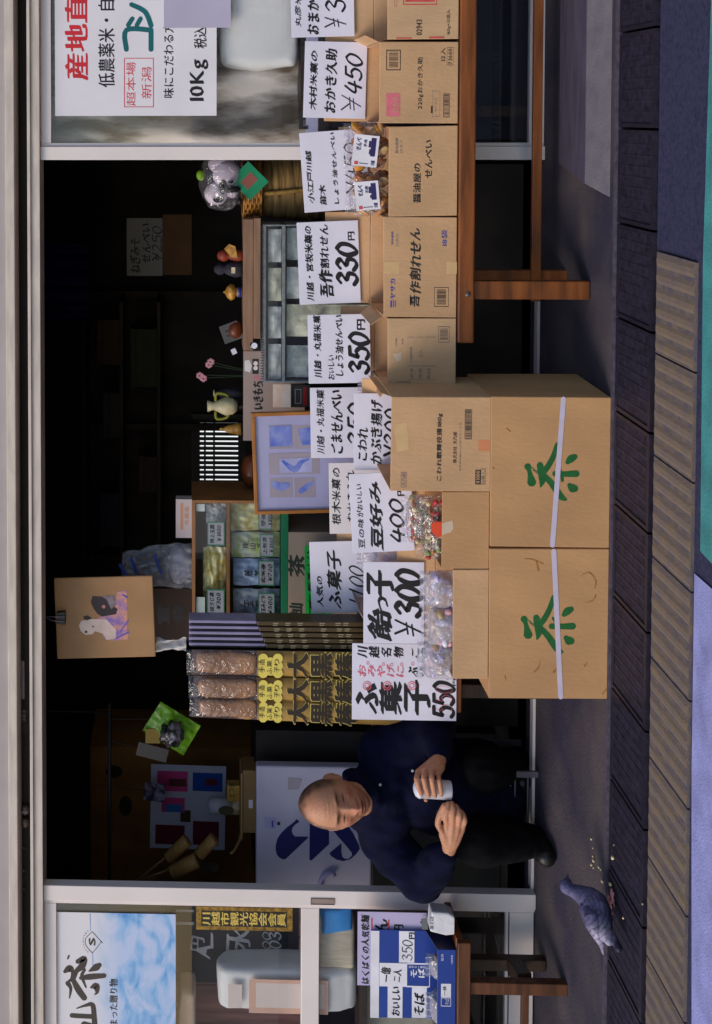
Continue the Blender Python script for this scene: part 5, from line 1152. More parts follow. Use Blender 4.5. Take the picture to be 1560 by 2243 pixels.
for j in range(26): a = random.uniform(0, 6.28); rr = random.uniform(.02, .09); z = random.uniform(.27, .42); mb.ell((rr*cos(a), rr*sin(a)*.5, z), (.016, .006, .009), 8, 5, 0, Matrix.Rotation(random.uniform(-1, 1), 3, 'Y'))
mb.build('leaves', M('dark_leaf', S(30, 52, 34, .6), .6, .3, 30), fl)
for y, x, lab in ((742, 497, 'small white tag standing among dark plant pots, right one'), (770, 511, 'small white tag standing among dark plant pots, left one')):
    board('plant_tag', lab, 'tag', x-4, y-6, x+7, y+6, YK+.16, CARD, .001, 25, 'white plant tags')
wb = thing('wooden_bowl', 'round glossy red brown wooden bowl upside down behind the framed picture', 'bowl', (P(555, 1030, YK+.12).x, YK+.12, P(556, 1030, YK+.12).z))
MB().lathe([(.062, 0), (.066, .012), (.055, .036), (.03, .05), (.002, .054)], seg=32).build('shell', M('red_lacquer', S(120, 62, 36, .75), .25, .2, 8), wb)
MB().lathe([(.02, ZC-wb.location.z), (.02, -.001)], seg=16).build('stand', DWOOD, wb)
# dim price sheet and blue curtain at the back
YW = 6.6
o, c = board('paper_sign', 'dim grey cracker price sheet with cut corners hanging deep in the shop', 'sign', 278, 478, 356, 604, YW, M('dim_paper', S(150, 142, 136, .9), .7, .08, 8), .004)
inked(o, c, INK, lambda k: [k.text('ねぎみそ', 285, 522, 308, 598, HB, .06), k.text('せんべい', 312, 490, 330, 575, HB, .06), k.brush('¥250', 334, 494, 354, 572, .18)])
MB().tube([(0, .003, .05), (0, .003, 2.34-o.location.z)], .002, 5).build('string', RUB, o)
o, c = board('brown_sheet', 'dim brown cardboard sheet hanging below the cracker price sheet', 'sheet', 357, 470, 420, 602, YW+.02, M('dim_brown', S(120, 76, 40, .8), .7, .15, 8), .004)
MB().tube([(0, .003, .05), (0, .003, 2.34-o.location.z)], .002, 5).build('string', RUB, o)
bl = thing('blue_curtain', 'dark blue cloth hanging high at the back right of the shop', 'curtain', P(95, 610, YW+.3)); c = conv_at(bl.location, YW+.3)
MB().grid(lambda u, v: (c(0, 700)[0]+(c(0, 535)[0]-c(0, 700)[0])*u, .02*sin(u*30), c(196, 600)[1]+(2.34-bl.location.z-c(196, 600)[1])*v), 60, 6).build('cloth', M('navy_cloth', S(44, 50, 110, .55), .8, .2, 5), bl)
# a cluster of small dim ornaments behind the beige board and the plank
GO = M('old_gold', S(190, 140, 62, .9), .4, .4, 40, .3, 60); CB = M('cream_ceramic', S(214, 200, 160, .95), .4, .15, 30); DB = M('dark_cloth', (.03, .026, .04), .8, .4, 40); RD = M('dull_red', S(150, 60, 40, .85), .5, .3, 30)
def orn(name, label, cat, x, y, Y, prof, mats, extra=None):
    t = thing(name, label, cat, (P(x, y, Y).x, Y, zl2 if y < 775 else P(x, y, Y).z)); MB().lathe(prof, seg=20).build('body', mats[0], t)
    for e_ in (extra if isinstance(extra, tuple) else (extra,)):
        if e_: m_ = MB(); e_(m_); m_.build('handle' if isinstance(extra, tuple) else 'decoration', mats[1], t)
    if y >= 775: MB().lathe([(.012, ZC-t.location.z), (.012, -.001)], seg=8).build('stand', BLACK, t)
    return t
orn('wooden_doll', 'plain wooden doll with a gold fan on the plank near the straw barrel', 'doll', 533, 560, YK+.09, [(.02, 0), (.024, .02), (.016, .05), (.012, .055), (.022, .066), (.024, .08), (.014, .098), (.001, .102)], (RD, GO), lambda m: m.prism([(-.008, .02), (.04, .03), (.05, .055), (.03, .075), (.0, .05)], -.03, -.026))
orn('wooden_doll', 'dark robed plain wooden doll on the plank, left of the gold fan doll', 'doll', 533, 590, YK+.10, [(.03, 0), (.034, .03), (.02, .066), (.014, .07), (.022, .082), (.023, .096), (.012, .112), (.001, .114)], (DB, CB), lambda m: m.box(-.012, .012, -.036, -.03, .03, .045))
orn('gold_ornament', 'gold lotus shaped ornament with a blue and white base on the plank', 'ornament', 533, 640, YK+.08, [(.018, 0), (.02, .02), (.012, .026), (.03, .034), (.034, .048), (.022, .062), (.006, .07), (.001, .078)], (GO, M('cobalt', S(36, 50, 150, .85), .4)), lambda m: m.lathe([(.0205, .004), (.021, .012), (.0205, .018)], seg=20))
orn('ceramic_jug', 'cream and olive two handled ceramic jug in the gloom above the beige board', 'jug', 520, 890, YK+.2, [(.02, 0), (.034, .02), (.038, .05), (.024, .08), (.016, .10), (.024, .122), (.02, .124), (.012, .10)], (CB, M('olive_glaze', S(150, 150, 50, .85), .4, .2, 30)), tuple((lambda m, s_=s_: m.tube(catmull([(s_*.022, 0, .09), (s_*.052, 0, .085), (s_*.05, 0, .05), (s_*.036, 0, .035)]), .006, 8)) for s_ in (-1, 1)))
orn('bronze_figure', 'small bronze bell shaped ornament beside the bright lattice window', 'ornament', 528, 940, YK+.2, [(.026, 0), (.022, .02), (.016, .05), (.01, .065), (.004, .075), (.008, .08), (.001, .09)], (GO, GO))
orn('dark_vase', 'slim dark vase with a pale rim between the flower pot and ceramic jug', 'vase', 528, 862, YK+.22, [(.014, 0), (.022, .03), (.02, .07), (.009, .10), (.013, .112), (.008, .11)], (DB, CB), lambda m: m.lathe([(.0135, .109), (.0145, .112), (.0135, .114)], seg=20))
# dim shelves on the back wall
sv = thing('wall_shelf', 'dim wooden shelf unit in the darkness at the back of the shop', 'shelf', (P(300, 900, 7.2).x, 7.2, ZS)); O = sv.location; c = conv_at(O, 7.2)
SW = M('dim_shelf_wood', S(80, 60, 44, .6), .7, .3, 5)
xa, xb = c(0, 1260)[0], c(0, 660)[0]
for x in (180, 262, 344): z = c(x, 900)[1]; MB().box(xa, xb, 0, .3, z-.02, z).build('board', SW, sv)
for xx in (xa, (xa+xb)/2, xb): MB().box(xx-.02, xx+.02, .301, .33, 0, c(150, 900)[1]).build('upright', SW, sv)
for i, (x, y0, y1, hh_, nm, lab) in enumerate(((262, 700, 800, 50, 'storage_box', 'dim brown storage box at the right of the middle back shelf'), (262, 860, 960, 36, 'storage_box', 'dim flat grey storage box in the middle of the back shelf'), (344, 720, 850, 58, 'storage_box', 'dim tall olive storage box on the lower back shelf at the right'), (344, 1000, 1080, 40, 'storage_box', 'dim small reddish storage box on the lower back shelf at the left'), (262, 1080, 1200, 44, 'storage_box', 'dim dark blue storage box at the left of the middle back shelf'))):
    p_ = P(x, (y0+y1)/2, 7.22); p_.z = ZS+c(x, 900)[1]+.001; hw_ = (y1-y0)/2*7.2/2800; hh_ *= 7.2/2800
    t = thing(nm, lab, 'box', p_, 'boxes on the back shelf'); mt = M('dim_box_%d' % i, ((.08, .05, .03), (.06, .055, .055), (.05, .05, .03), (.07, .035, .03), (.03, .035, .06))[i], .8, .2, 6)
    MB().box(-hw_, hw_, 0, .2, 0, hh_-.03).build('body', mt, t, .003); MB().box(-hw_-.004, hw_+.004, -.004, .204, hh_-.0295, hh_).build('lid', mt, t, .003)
# bright lattice window in the back wall
YWn = YB-.03
lw = thing('lattice_window', 'bright latticed window at the back of the dark shop', 'window', P(480, 1010, YWn)); c = conv_at(lw.location, YWn)
a, b_ = c(438, 1082), c(522, 925)
MB().box(a[0], b_[0], .018, .022, b_[1], a[1]).build('pane', emit('daylit_pane', (.93, .95, .96), .95), lw)
mb = MB(); n_ = 15
for i in range(n_): xx = a[0]+(b_[0]-a[0])*(i+.5)/n_; mb.box(xx-.0095, xx+.0095, 0, .014, b_[1], a[1])
for x in (449, 469): q = c(x, 1000)[1]; mb.box(a[0], b_[0], -.004, -.001, q-.006, q+.006)
mb.box(a[0], c(500, 1052)[0], -.006, -.004+.0, b_[1], c(470, 1000)[1])
mb.build('lattice', PB, lw)
mb = MB().box(a[0]-.05, b_[0]+.05, -.01, .03, a[1], a[1]+.05); mb.box(a[0]-.05, b_[0]+.05, -.01, .03, b_[1]-.05, b_[1]); mb.box(a[0]-.05, a[0], -.01, .03, b_[1], a[1]); mb.box(b_[0], b_[0]+.05, -.01, .03, b_[1], a[1])
mb.build('frame', DWOOD, lw)

# ---------------------------------------------------------------- left part of the room
YR = 5.25
wp = thing('white_chest', 'white chest panel with a large navy emblem behind the seated man', 'chest', P(830, 1810, YR)); wp.location.z = ZS+.001; c = conv_at(wp.location, YR)
a, b_ = c(561, 1941), c(815, 1682)
MB().box(a[0], b_[0], .004, .30, 0, b_[1]-.001).build('base', M('black_enamel', (.008, .008, .01), .5), wp, .004)
MB().box(a[0], b_[0], 0, .05, b_[1], a[1]).build('panel', M('white_enamel', S(198, 192, 214, .95), .4, .06, 4, .03, 30), wp, .008)
def ep(pts): return [(560+x/5.2, 1640+y/5.2) for x, y in pts]
k = Ink(c, -.0008)
k.poly(ep([(500, 830), (470, 800), (430, 840), (350, 900), (290, 960), (250, 1020), (230, 1090), (228, 1150), (240, 1200), (265, 1235), (310, 1262), (340, 1256), (360, 1240), (600, 1012), (594, 1000), (450, 998), (425, 975), (412, 940), (420, 900), (450, 865)]))
k.poly(ep([(617, 800), (836, 800), (838, 1085), (640, 1270), (620, 1272), (612, 1255)]))
k.poly(ep([(860, 800), (1000, 800), (1110, 960), (1180, 1100), (1187, 1140), (1150, 1195), (1080, 1258), (1000, 1280), (920, 1262), (860, 1220), (838, 1190), (978, 1073), (978, 1180), (990, 1230), (1020, 1253), (1060, 1252), (1098, 1215), (1092, 1180), (1010, 1080), (930, 990), (885, 930), (872, 880)]))
k.build('emblem', M('navy_emblem', S(24, 34, 110, .8), .45, .1, 20), wp)
q = [c(736+dx, 1926+dy) for dx, dy in ((0, 0),)]
MB().tube([(*(lambda s: (s[0], -.012))(c(x, y)), c(x, y)[1]) for x, y in ((733, 1914), (728, 1908), (718, 1909), (706, 1918), (700, 1930), (700, 1946))], .009, 10).build('handle', M('lilac_plastic', S(176, 168, 214, .95), .35), wp)
k = Ink(c, -.0016); k.rect(579, 1790, 605, 1815, 0); k.poly([(631, 1703), (662, 1706), (655, 1728), (631, 1730)], 2); k.rect(595, 1797, 599, 1812, 1); k.rect(607, 1800, 614, 1807, 3)
k.build('sticker', [M('pale_sticker', S(186, 180, 222, .95), .4), M('sticker_blue', S(70, 80, 190, .9), .4), M('worn_patch', S(176, 166, 178, .9), .6), PB], wp)
bc_ = thing('back_counter', 'dim counter at the back left carrying a tray and jars', 'counter', (P(565, 1760, YR+.1).x, YR+.12, ZS)); ztc = P(561, 1760, YR+.12).z
O = bc_.location; MB().box(P(600, 1944, YR+.12).x-O.x, P(600, 1600, YR+.12).x-O.x, 0, .4, 0, ztc-ZS).build('cabinet', MATS['dark_cupboard'], bc_)
o, c = board('tan_box', 'flat tan box with a tiny white label on the back left counter', 'box', 531, 1688, 559, 1824, YR+.14, M('tan_board', S(170, 128, 82, .8), .6, .1, 10), .12); o.location.z = ztc+.001+(P(531, 1750, YR+.14).z-P(559, 1750, YR+.14).z)/2
inked(o, c, CARD, lambda k: k.rect(544, 1752, 553, 1770), 'label')
ty = thing('wooden_tray', 'pale wooden tray lying on the flat tan box', 'tray', (P(526, 1760, YR+.13).x, YR+.13, ztc+.002+P(531, 1750, YR+.14).z-P(559, 1750, YR+.14).z)); c = conv_at(ty.location, YR+.13)
xa, xb = c(525, 1842)[0], c(525, 1694)[0]
MB().box(xa, xb, 0, .13, 0, .008).build('board', M('tray_wood', S(190, 148, 96, .85), .5, .15, 8), ty, .002)
MB().tube(catmull([(xa, .05, .006), (xa-.03, .05, .012), (xa-.075, .05, .035), (xa-.085, .05, .05)]), .006, 8).build('handle', MATS['tray_wood'], ty)
zty = ty.location.z+.009
jr = thing('glass_jar', 'white lidded jar with a dark round label on the wooden tray', 'jar', (P(522, 1768, YR+.18).x, YR+.19, zty)); c = conv_at(jr.location, YR+.18); rj = .036
MB().lathe([(rj*.9, 0), (rj, .006), (rj, .05)], seg=28).build('contents', M('jar_sweets', S(160, 140, 112, .8), .5, .5, 40), jr)
MB().lathe([(rj, .0502), (rj*.98, c(455, 1768)[1]-.012), (rj*.6, c(455, 1768)[1])], seg=28).build('lid', M('jar_white', S(170, 170, 182, .85), .4), jr)
k = Ink(c, -rj-.011+.01); k.poly([(495+17*cos(a*.35)-0, 1768+10*sin(a*.35)) for a in range(18)]); k.build('label', M('olive_label', S(70, 62, 36, .7), .5), jr)
tn = thing('gold_tin', 'small gold tin with dark writing on the wooden tray', 'tin', (P(522, 1728, YR+.17).x, YR+.17, zty)); c = conv_at(tn.location, YR+.17)
MB().box(c(0, 1748)[0], c(0, 1712)[0], 0, .05, 0, c(497, 1730)[1]).build('body', M('tin_gold', S(190, 150, 72, .85), .3, .2, 20, metal=.4), tn, .003)
pr(tn, c, PB, lambda k: k.text('ビンド', 500, 1716, 514, 1744, HB), 'lettering')
# poster with coloured panels
o, c = board('colour_poster', 'white sheet of pink and blue printed panels leaning in the back left', 'poster', 330, 1678, 494, 1858, YR+.42, M('poster_dim', S(184, 184, 204, .9), .5, .05, 6), .004, -1.0)
def fn(k):
    k.rect(344, 1690, 412, 1732, 0); k.rect(422, 1694, 488, 1732, 1); k.rect(354, 1748, 405, 1778, 0); k.rect(422, 1800, 480, 1850, 2); k.rect(340, 1808, 405, 1848, 2); k.rect(362, 1762, 400, 1778, 3)
    k.rect(370, 1706, 408, 1722, 4); k.rect(450, 1706, 476, 1720, 2); k.text('特価', 372, 1708, 404, 1720, HB, mi=2); k.rect(395, 1775, 418, 1800, 4)
inked(o, c, [M('panel_pink', S(206, 62, 130, .85), .5, .1, 12), M('panel_blue', S(20, 70, 160, .85), .5, .1, 12), M('panel_maroon', S(110, 26, 50, .75), .5, .1, 12), M('panel_cyan', S(50, 110, 180, .85), .5), M('panel_brown', S(80, 60, 36, .7), .6)], fn, 'panels')
o.location.y += 0
mb = MB().box(-.02, .02, .01, .05, ztc-o.location.z, -.1); mb.build('stand', DWOOD, o)
cp = thing('brown_cupboard', 'dim brown wooden cupboard with dark knots at the back left', 'cupboard', (P(320, 1730, YR+.9).x, YR+.9, ZS)); O = cp.location
MB().box(P(260, 1930, YR+.9).x-O.x, P(260, 1636, YR+.9).x-O.x, 0, .4, 0, P(198, 1730, YR+.9).z-ZS).build('body', M('cupboard_wood', S(176, 122, 62, .9), .6, .35, 3, .1, 20, col2=S(110, 76, 40, .8), ramp=(.35, .7)), cp)
c = conv_at(O, YR+.9); k = Ink(c, -.001); k.poly([(250+18*cos(a*.42), 1690+14*sin(a*.42)) for a in range(15)]); k.poly([(275+14*cos(a*.42), 1765+22*sin(a*.42)) for a in range(15)]); k.build('dark_paper', M('cupboard_dark', (.02, .014, .008), .7), cp)
# bamboo scoops hanging at the left
BAM = M('bamboo', S(150, 112, 62, .8), .5, .2, 14, .1, 40, stretch=(1, 1, 6)); BAM2 = M('bamboo_handle', S(120, 84, 44, .8), .5, .2, 14)
for (x0, y0), (x1, y1), hx, hy, lab in (((410, 1840), (368, 1880), 300, 1930, 'bamboo cup scoop at the top of the hanging three'), ((470, 1836), (436, 1872), 312, 1936, 'bamboo cup scoop at the right of the hanging three'), ((432, 1884), (376, 1910), 312, 1925, 'largest bamboo cup scoop, below the other two')):
    Yv = YR-.13; p, q, h = P(x0, y0, Yv), P(x1, y1, Yv), P(hx, hy, Yv+.03)
    t = thing('bamboo_scoop', lab, 'scoop', q, 'bamboo scoops hanging by the door'); r_ = .030 if 'largest' in lab else .025
    MB().tube([p-q, (p-q)*.98, Vector((0, 0, 0))], [r_, r_*1.0, r_*.95], 20).build('cup', BAM, t)
    MB().tube([Vector((0, 0.02, 0)), h-q], .005, 8).build('handle', BAM2, t)
hk = thing('hanging_rail', 'dark horizontal rail under the ceiling from which the scoops and packets hang', 'rail', P(92, 1800, YR-.1))
q = P(300, 1932, YR-.1)-hk.location
MB().tube([P(240, 1943, YR-.1)-hk.location, P(240, 1540, YR-.1)-hk.location], .008, 8).build('bar', BLACK, hk)
for y in (1940, 1560): MB().tube([P(240, y, YR-.1)-hk.location, Vector((P(240, y, YR-.1).x-hk.location.x, 0, 2.34-hk.location.z))], .003, 6).build('hanger', BLACK, hk)
o, c = board('shelf_box', 'small dark glass frame beside the bamboo scoops', 'frame', 441, 1893, 478, 1908, YR-.02, M('dark_glass_frame', S(60, 58, 54, .6), .3, .3, 20), .01)
MB().tube([(0, .005, .03), (0, .005, P(240, 1900, YR-.02).z-o.location.z)], .0015, 5).build('string', RUB, o)
# hanging packets
lp = thing('green_packet', 'lime green shiny packet with a crumpled foil bow hanging left of the sweet sticks', 'packet', P(375, 1595, YR-.1)); c = conv_at(lp.location, YR-.1)
def gp(u, v):
    pts = [c(312, 1600), c(352, 1537), c(440, 1590), c(402, 1655)]
    x = (pts[0][0]*(1-u)+pts[1][0]*u)*(1-v)+(pts[3][0]*(1-u)+pts[2][0]*u)*v; z = (pts[0][1]*(1-u)+pts[1][1]*u)*(1-v)+(pts[3][1]*(1-u)+pts[2][1]*u)*v
    return Vector((x, -.02*sin(pi*u)*sin(pi*v)+.006*noise.noise(Vector((u*8, v*8, 4))), z))
MB().grid(gp, 30, 30).build('wrapper', M('lime_foil', S(110, 165, 30, .85), .25, .2, 14, .5, 40), lp)
q = c(378, 1600)
def cr(p): n = noise.noise(p*60); return p*(1+.5*n)
MB().ell((q[0], -.035, q[1]), (.05, .03, .045), 30, 22, fn=cr).build('foil_bow', M('crumpled_foil', S(120, 116, 120, .8), .22, .8, 18, 1, 40, metal=.5, col2=(.02, .02, .02), ramp=(.45, .55)), lp)
q = c(335, 1610); MB().box(q[0]-.03, q[0]+.03, -.01, -.006, q[1]-.03, q[1]+.03).build('yellow_tag', M('mustard', S(160, 130, 40, .8), .5), lp)
MB().tube([(c(330, 1575)[0], 0, c(330, 1575)[1]), (c(240, 1575)[0], 0, c(240, 1575)[1])], .0015, 5).build('string', RUB, lp)
o, c = board('dark_packet', 'dark blue glossy packet hanging beside the lime green packet', 'packet', 300, 1634, 368, 1662, YR-.09, M('dark_blue_gloss', S(34, 36, 66, .6), .2, .2, 20), .006, -14)
MB().tube([(0, .003, .03), (0, .003, P(240, 1650, YR-.1).z-o.location.z)], .0015, 5).build('string', RUB, o)
o, c = board('photo_card', 'small dark photo card hanging in front of the cupboard', 'card', 316, 1716, 362, 1755, YR+.3, M('photo_mat', S(70, 60, 84, .6), .4, .6, 30, col2=S(150, 140, 170, .8), ramp=(.45, .6)), .002, -6)
MB().tube([(0, .003, .03), (0, .003, 2.34-o.location.z)], .0012, 5).build('string', RUB, o)
# stool under the man
YM = 4.72
stl = thing('folding_stool', 'low grey metal stool under the seated man', 'stool', (P(1140, 1735, YM).x, YM, ZS)); c = conv_at(stl.location, YM)
GM = M('grey_metal', S(100, 96, 110, .85), .45, .1, 20, metal=.2); zsx = P(1066, 1735, YM).z-ZS
ya, yb = 1697, 1860
for y in (ya, yb):
    for dy in (0, .24): q = c(1140, y)[0]; MB().box(q-.012, q+.012, dy, dy+.012, .0, zsx).build('leg', GM if y == ya else BLACK, stl, .002)
for x in (1119, 1129, 1157): MB().box(c(x, yb)[0]+.012, c(x, ya)[0]-.012, .002, .008, c(x, ya)[1]-.0025, c(x, ya)[1]+.0025).build('rung', GM, stl)
MB().box(c(0, yb)[0]-.02, c(0, ya)[0]+.02, -.01, .28, zsx, zsx+.03).build('seat', M('black_vinyl', (.012, .012, .014), .5), stl, .008)

# ================================================================ the seated man
man = thing('person', 'bald man in a navy jacket sitting in the doorway holding a white cup', 'person', (P(1060, 1740, 4.75).x, 4.75, ZS)); MO = Vector(man.location)
def Q(x, y, Y): return P(x, y, Y)-MO
body = MB()
HC = Q(732, 1760, 4.47)                              # middle of the head
HR = Matrix.Rotation(radians(-3), 3, 'Y') @ Matrix.Rotation(radians(18), 3, 'Z') @ Matrix.Rotation(radians(13), 3, 'X')
HS = 1.03
def g2(x, z, cx, cz, sx_, sz_): return exp(-((x-cx)/sx_)**2-((z-cz)/sz_)**2)
def headshape(p):
    x, y, z = p; t = max(0, -z/.125); u = max(0, z/.125)
    x *= 1-.30*t**2.2; y2 = y
    if y > 0: y2 = y*(1-.42*t**1.1)
    else: y2 = y*(1-.06*t)
    if z > 0: x *= 1+.04*u*(1-u)*4
    if y2 < -.02:
        f = min(1, (-y2-.02)/.04); ax = abs(x); d = 0
        d += .005*g2(ax, z, .030, .022, .024, .008)+.003*g2(ax, z, 0, .05, .05, .03)
        d -= .013*g2(ax, z, .030, .003, .018, .011)
        d += .010*g2(ax, z, .031, .001, .013, .0075)
        d -= .004*g2(ax, z, .031, -.0075, .013, .0022)+.0025*g2(ax, z, .031, -.018, .014, .003)
        nz_ = min(1, max(0, (.014-z)/.052)); 
        if -.05 < z < .016: d += .019*nz_**.9*exp(-(x/.0118)**2)
        d += .011*g2(x, z, 0, -.041, .014, .011)+.011*g2(ax, z, .0165, -.044, .0075, .008)
        if z < -.045: d += .010*exp(-(x/.01)**2-((z+.045)/.006)**2)
        d -= .004*g2(ax, z, .008, -.054, .006, .004)
        d += .006*g2(x, z, 0, -.075, .03, .02)
        d += .0055*g2(x, z, 0, -.0685, .020, .0045)-.0065*g2(x, z, 0, -.0745, .024, .0026)+.0065*g2(x, z, 0, -.0815, .018, .0055)-.004*g2(x, z, 0, -.092, .02, .004)
        d += .010*g2(x, z, 0, -.111, .022, .013)+.007*g2(ax, z, .048, -.022, .018, .017)-.005*g2(ax, z, .052, -.062, .014, .02)
        d -= .0018*g2(x, z, 0, .045, .04, .0022)+.0018*g2(x, z, .004, .056, .036, .0022)
        for q_ in range(5): fx = .019+.004*q_; fz = -.044-.0085*q_; d -= .0022*g2(ax, z, fx, fz, .0045, .006)
        y2 -= d*f*1.18
    return Vector((x, y2, z))
body.ell(HC, (.078*HS, .098*HS, .125*HS), 150, 130, fn=lambda p: headshape(p/HS)*HS, rot=HR)
for sgn in (-1, 1):                                   # ears: a shell with a rim and a hollow
    def ear(p):
        a = p/HS; r_ = hypot(a.y/.02, a.z/.033); out = a.x*sgn
        k_ = .35*exp(-((r_-.45)/.3)**2) if out > 0 else 0
        return Vector((a.x-sgn*.006*k_*2, a.y*(1-.25*(a.z < -.01)), a.z))*HS
    er = HR @ Matrix.Rotation(radians(-sgn*28), 3, 'Z')
    body.ell(HC+HR @ (Vector((sgn*.079, .016, -.006))*HS), (.010*HS, .021*HS, .034*HS), 26, 22, rot=er, fn=ear)
NB_ = Q(826, 1735, 4.60)
body.limb([HC+HR @ Vector((0, .03, -.06)), HC+HR @ Vector((0, .045, -.11)), NB_], [.060, .058, .064], 18)
CH, PE = Q(900, 1722, 4.64), Q(1050, 1730, 4.86)
body.limb([NB_, CH, PE], [.07, .115, .12], 16)
RS, RE, RW = Q(842, 1838, 4.60), Q(926, 1932, 4.50), Q(984, 1858, 4.385)     # his right arm, on the reader's left
LS, LE, LW_ = Q(838, 1642, 4.66), Q(952, 1592, 4.58), Q(962, 1664, 4.40)
body.limb([NB_, RS, (RS+RE)/2, RE], [.05, .05, .042, .034], 14); body.limb([RE, (RE+RW)/2, RW], [.034, .036, .025], 14)
body.limb([NB_, LS, (LS+LE)/2, LE], [.05, .05, .042, .034], 14); body.limb([LE, (LE+LW_)/2, LW_], [.034, .036, .025], 14)
def finger(pts, r=.0104):
    q = [Q(*p) for p in pts]; c_ = [Vector(v) for v in catmull([tuple(v) for v in q], 4)]
    n_ = len(c_); body.limb(c_, [r*(1.02-.22*i/(n_-1)+(.07 if i in (n_//3, 2*n_//3) else 0)) for i in range(n_)], 10)
# right hand pinching a crumb, its back to the street
KN = [(979, 1805, 4.350), (991, 1804, 4.342), (1003, 1808, 4.345), (1012, 1814, 4.354)]
for kx, ky, kY in KN: body.limb([RW, (RW+Q(kx, ky, kY))/2+Vector((0, -.004, 0)), Q(kx, ky, kY)], [.023, .0185, .0125], 12)
body.limb([RW, Q(972, 1828, 4.36)], [.022, .017], 12)
finger([(973, 1826, 4.357), (960, 1806, 4.345), (964, 1784, 4.335), (973, 1765, 4.330)], .0118)
finger([(979, 1805, 4.350), (976, 1788, 4.325), (980, 1774, 4.322), (982, 1761, 4.330)], .0112)
finger([(991, 1804, 4.342), (991, 1785, 4.318), (993, 1771, 4.322), (990, 1760, 4.334)], .0114)
finger([(1003, 1808, 4.345), (1006, 1789, 4.322), (1005, 1777, 4.328), (999, 1766, 4.340)], .0110)
finger([(1012, 1814, 4.354), (1018, 1798, 4.332), (1015, 1785, 4.338), (1008, 1776, 4.350)], .0098)
# left hand round the cup
CU = Q(947, 1729, 4.372)
LK = [(917, 1692, 4.352), (931, 1687, 4.344), (946, 1688, 4.346), (960, 1694, 4.354)]
for kx, ky, kY in LK: body.limb([LW_, (LW_+Q(kx, ky, kY))/2+Vector((0, -.006, 0)), Q(kx, ky, kY)], [.024, .0205, .0125], 12)
finger([(917, 1692, 4.352), (913, 1707, 4.326), (917, 1724, 4.324), (923, 1739, 4.334)])
finger([(931, 1687, 4.344), (929, 1706, 4.318), (933, 1725, 4.320), (939, 1743, 4.332)])
finger([(946, 1688, 4.346), (946, 1706, 4.318), (949, 1725, 4.320), (953, 1743, 4.332)])
finger([(960, 1694, 4.354), (962, 1710, 4.325), (965, 1726, 4.326), (967, 1741, 4.336)], .0092)
finger([(948, 1690, 4.385), (940, 1712, 4.412), (935, 1736, 4.405), (933, 1752, 4.385)], .0095)
# legs inside the trousers
RH, RK, RA = Q(1058, 1775, 4.86), Q(1040, 1846, 4.54), Q(1178, 1842, 4.70)
LH, LKn, LA = Q(1058, 1690, 4.88), Q(1052, 1684, 4.66), Q(1150, 1676, 4.92)
body.limb([PE, RH, (RH+RK)/2, RK], [.09, .075, .065, .05], 14); body.limb([RK, (RK+RA)/2, RA], [.05, .045, .032], 14)
body.limb([PE, LH, (LH+LKn)/2, LKn], [.09, .075, .065, .05], 14); body.limb([LKn, (LKn+LA)/2, LA], [.05, .045, .032], 14)
me = remesh(body, .0028, (.4, 2))
HRi = HR.inverted()
SK, SKR, HAIR, LIP, BROW = Vector(S(208, 148, 114, .97)), Vector(S(196, 104, 84, .95)), Vector(S(52, 44, 44, .7)), Vector(S(158, 70, 66, .9)), Vector(S(84, 60, 52, .7))
def sm(a, b, x): t = max(0, min(1, (x-a)/(b-a))); return t*t*(3-2*t)
def skin(co):
    p = (HRi @ (co-HC))/HS; c_ = SK.copy()*.94
    if p.length < .17:
        ax = abs(p.x); n = noise.noise(p*60)*.5
        red = .5*g2(p.x, p.z, 0, -.04, .016, .016)+.4*g2(ax, p.z, .045, -.03, .02, .02) if p.y < 0 else 0
        c_ = c_.lerp(SKR, min(1, max(0, red+.1*n)))
        h = .92*sm(-.056, -.012, p.y+.016*n)*sm(-.075, -.03, p.z)*sm(-.02, .03, p.z+max(0, p.y)*3)
        h = max(h, .85*sm(.042, .064, ax+.008*n)*sm(-.012, .02, p.z)*sm(-.070, -.03, p.y))
        if hypot((p.y-.016)/.024, (p.z+.006)/.036) < 1.1 and ax > .07: h *= .15
        c_ = c_.lerp(HAIR, min(.9, h*(.9+.3*n)))
        if p.y < -.03:
            c_ = c_.lerp(BROW, min(.95, 1.0*g2(ax, p.z, .031, .0195+.08*max(0, ax-.035)*-1, .019, .0045)))
            c_ = c_.lerp(LIP, min(1, 1.0*g2(p.x, p.z, 0, -.0755, .023, .0095)))
            c_ = c_.lerp(Vector(S(60, 30, 28, .8)), min(1, .85*g2(p.x, p.z, 0, -.0745, .023, .0016)))
            c_ = c_.lerp(Vector(S(50, 32, 28, .8)), min(1, 1.0*g2(ax, p.z, .031, -.0065, .0145, .0032)))
            c_ = c_.lerp(Vector(S(120, 66, 52, .8)), min(1, .5*g2(ax, p.z, .031, .002, .02, .013)))  # lid crease and eye socket shading painted into the skin colour
            c_ = c_.lerp(SKR*.7, .6*g2(ax, p.z, .031, -.016, .017, .005)); c_ = c_.lerp(SKR*.5, .5*g2(ax, p.z, .008, -.053, .004, .002))
            c_ = c_.lerp(HAIR*1.6, .16*sm(-.05, -.08, p.z))
    else:
        k_ = min((co-Q(*q_)).length for q_ in KN+LK); c_ = c_.lerp(SKR, .45*exp(-(k_/.012)**2)); c_ = c_*(.97+.1*noise.noise(co*70))
    return c_
paint(me, skin)
o = place(me, 'body', vcol_mat('skin', .5, .25, 140, .14, .35, .12), man)
